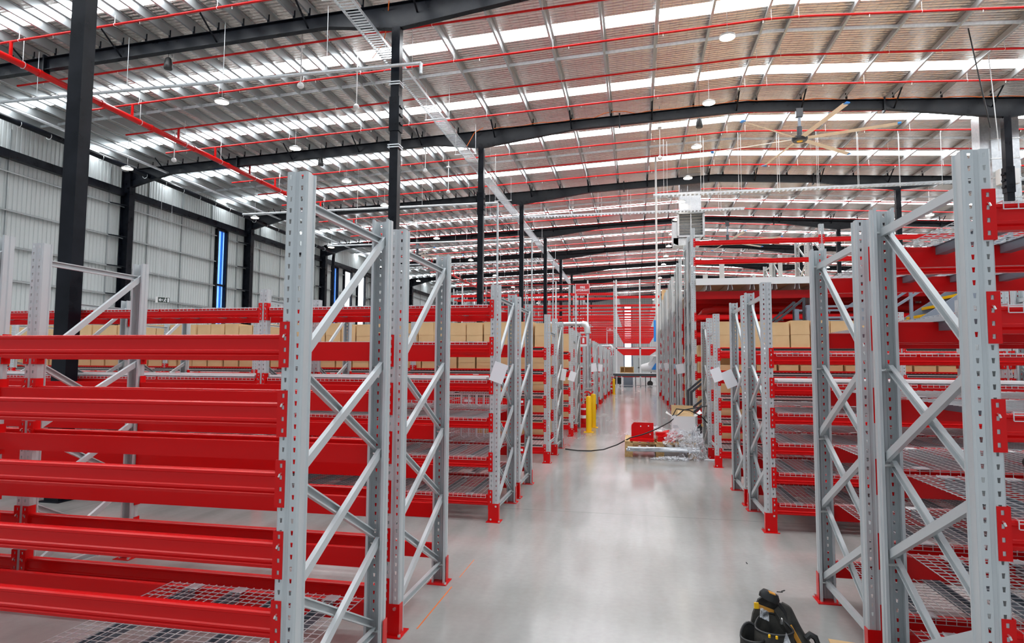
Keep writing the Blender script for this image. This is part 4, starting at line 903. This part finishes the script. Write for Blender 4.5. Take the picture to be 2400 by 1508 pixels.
for x in (-1.4, -.8, .2, .9): put('leg', MB().box(x-.03, x+.03, 0, .06, 0, .9).mesh('leg', 'wire' if x < 0 else 'dgrey'), t)
tag(put('wooden_crate', MB().box(-.5, .5, 0, .5, 0, .04).box(-.5, .5, 0, .5, .42, .46).box(-.5, -.46, 0, .5, 0, .46).box(.46, .5, 0, .5, 0, .46).box(-.2, -.16, 0, .5, 0, .46).box(-.5, .5, .46, .5, 0, .46).mesh('wooden_crate', 'wood'), None, (-.62, 46.6, 1.06)), 'open wooden crate on the far conveyor table', 'crate')
tag(put('storage_cabinet', MB().box(-.35, .35, 0, .6, 0, .75).mesh('storage_cabinet', 'mgrey'), None, (-.55, 47.9, 0)), 'blue-grey cabinet under the far conveyor table', 'cabinet')
tag(put('black_machine', MB().box(-.3, .3, 0, .4, .2, .7).tube([(-.2, 0, 0), (-.1, 0, .8)], .03, 6).tube([(.2, 0, 0), (.1, 0, .8)], .03, 6).mesh('black_machine', 'rubber'), None, (-1.35, 47.9, 0)), 'black tripod machine at the left end of the far table', 'machine')
t = thing('light_aircraft', 'white and blue light aircraft half hidden beyond the end of the aisle', 'aircraft', (1.3, 49.6, 0))
mb = MB(); sec = [(-.95, .10, .16, 1.45), (-.8, .28, .26, 1.45), (-.3, .42, .36, 1.5), (.4, .5, .5, 1.55), (1.2, .5, .55, 1.6), (2.5, .4, .45, 1.65), (4.5, .12, .2, 1.75)]
for x, ry, rz, zc in sec: mb.v += [(x, ry*math.cos(q), zc+rz*math.sin(q)) for q in [2*math.pi*k/16 for k in range(16)]]
for i in range(len(sec)-1):
    for k in range(16): l = (k+1) % 16; mb.f.append((i*16+k, i*16+l, (i+1)*16+l, (i+1)*16+k))
mb.f.append(tuple(range(16)))
put('fuselage', mb.mesh('fuselage', 'white', True), t)
put('blue_panel', MB().prism([(-.1, 1.3), (1.9, 1.25), (2.6, 1.7), (.2, 1.8)], 'y', -.56, -.45).mesh('blue_panel', 'blue'), t)
put('wing', MB().prism([(-.2, 2.3), (.1, 2.42), (1.3, 2.38), (1.4, 2.3)], 'y', -1.8, 1.7).mesh('wing', 'white'), t); put('wing_strut', MB().bar((.3, -.5, 1.3), (.5, -1.6, 2.3), .06, .14).bar((-.1, -.4, 1.9), (.1, -.5, 2.35), .06).mesh('wing_strut', 'white'), t)
put('cabin', MB().prism([(-.35, 1.75), (.1, 2.32), (1.5, 2.32), (2.2, 1.95), (2.2, 1.7), (-.3, 1.6)], 'y', -.42, .42).mesh('cabin', 'white'), t)
put('propeller', MB().bar((-1.05, -.12, 2.2), (-1.05, .12, .75), .03, .14).lathe([(0, .0), (.1, 0), (.08, .05), (0, .14)], 12, (-1.05, 0, 1.4)).mesh('propeller', 'rubber'), t)
for x, y in ((-.2, 0), (1.2, -.9), (1.2, .9)): put('landing_wheel', MB().tube([(x, y-.08, .22), (x, y+.08, .22)], .22, 16).bar((x, y, .22), (x+.1, y*.4, 1.2), .08).mesh('landing_wheel', 'rubber'), t)
tag(put('hanging_banner', MB().box(-.15, .15, 0, .02, 3.4, 5.0).mesh('hanging_banner', 'blue'), None, (1.5, 47.43, 0)), 'bright blue hanging panel at the right end of the mesh fence', 'panel')
tag(put('large_carton', box_mesh(.6, .6, 1.0), None, (1.75, 34.9, 4.8)), 'big brown carton high on the far end of the tall right racks', 'cardboard box')
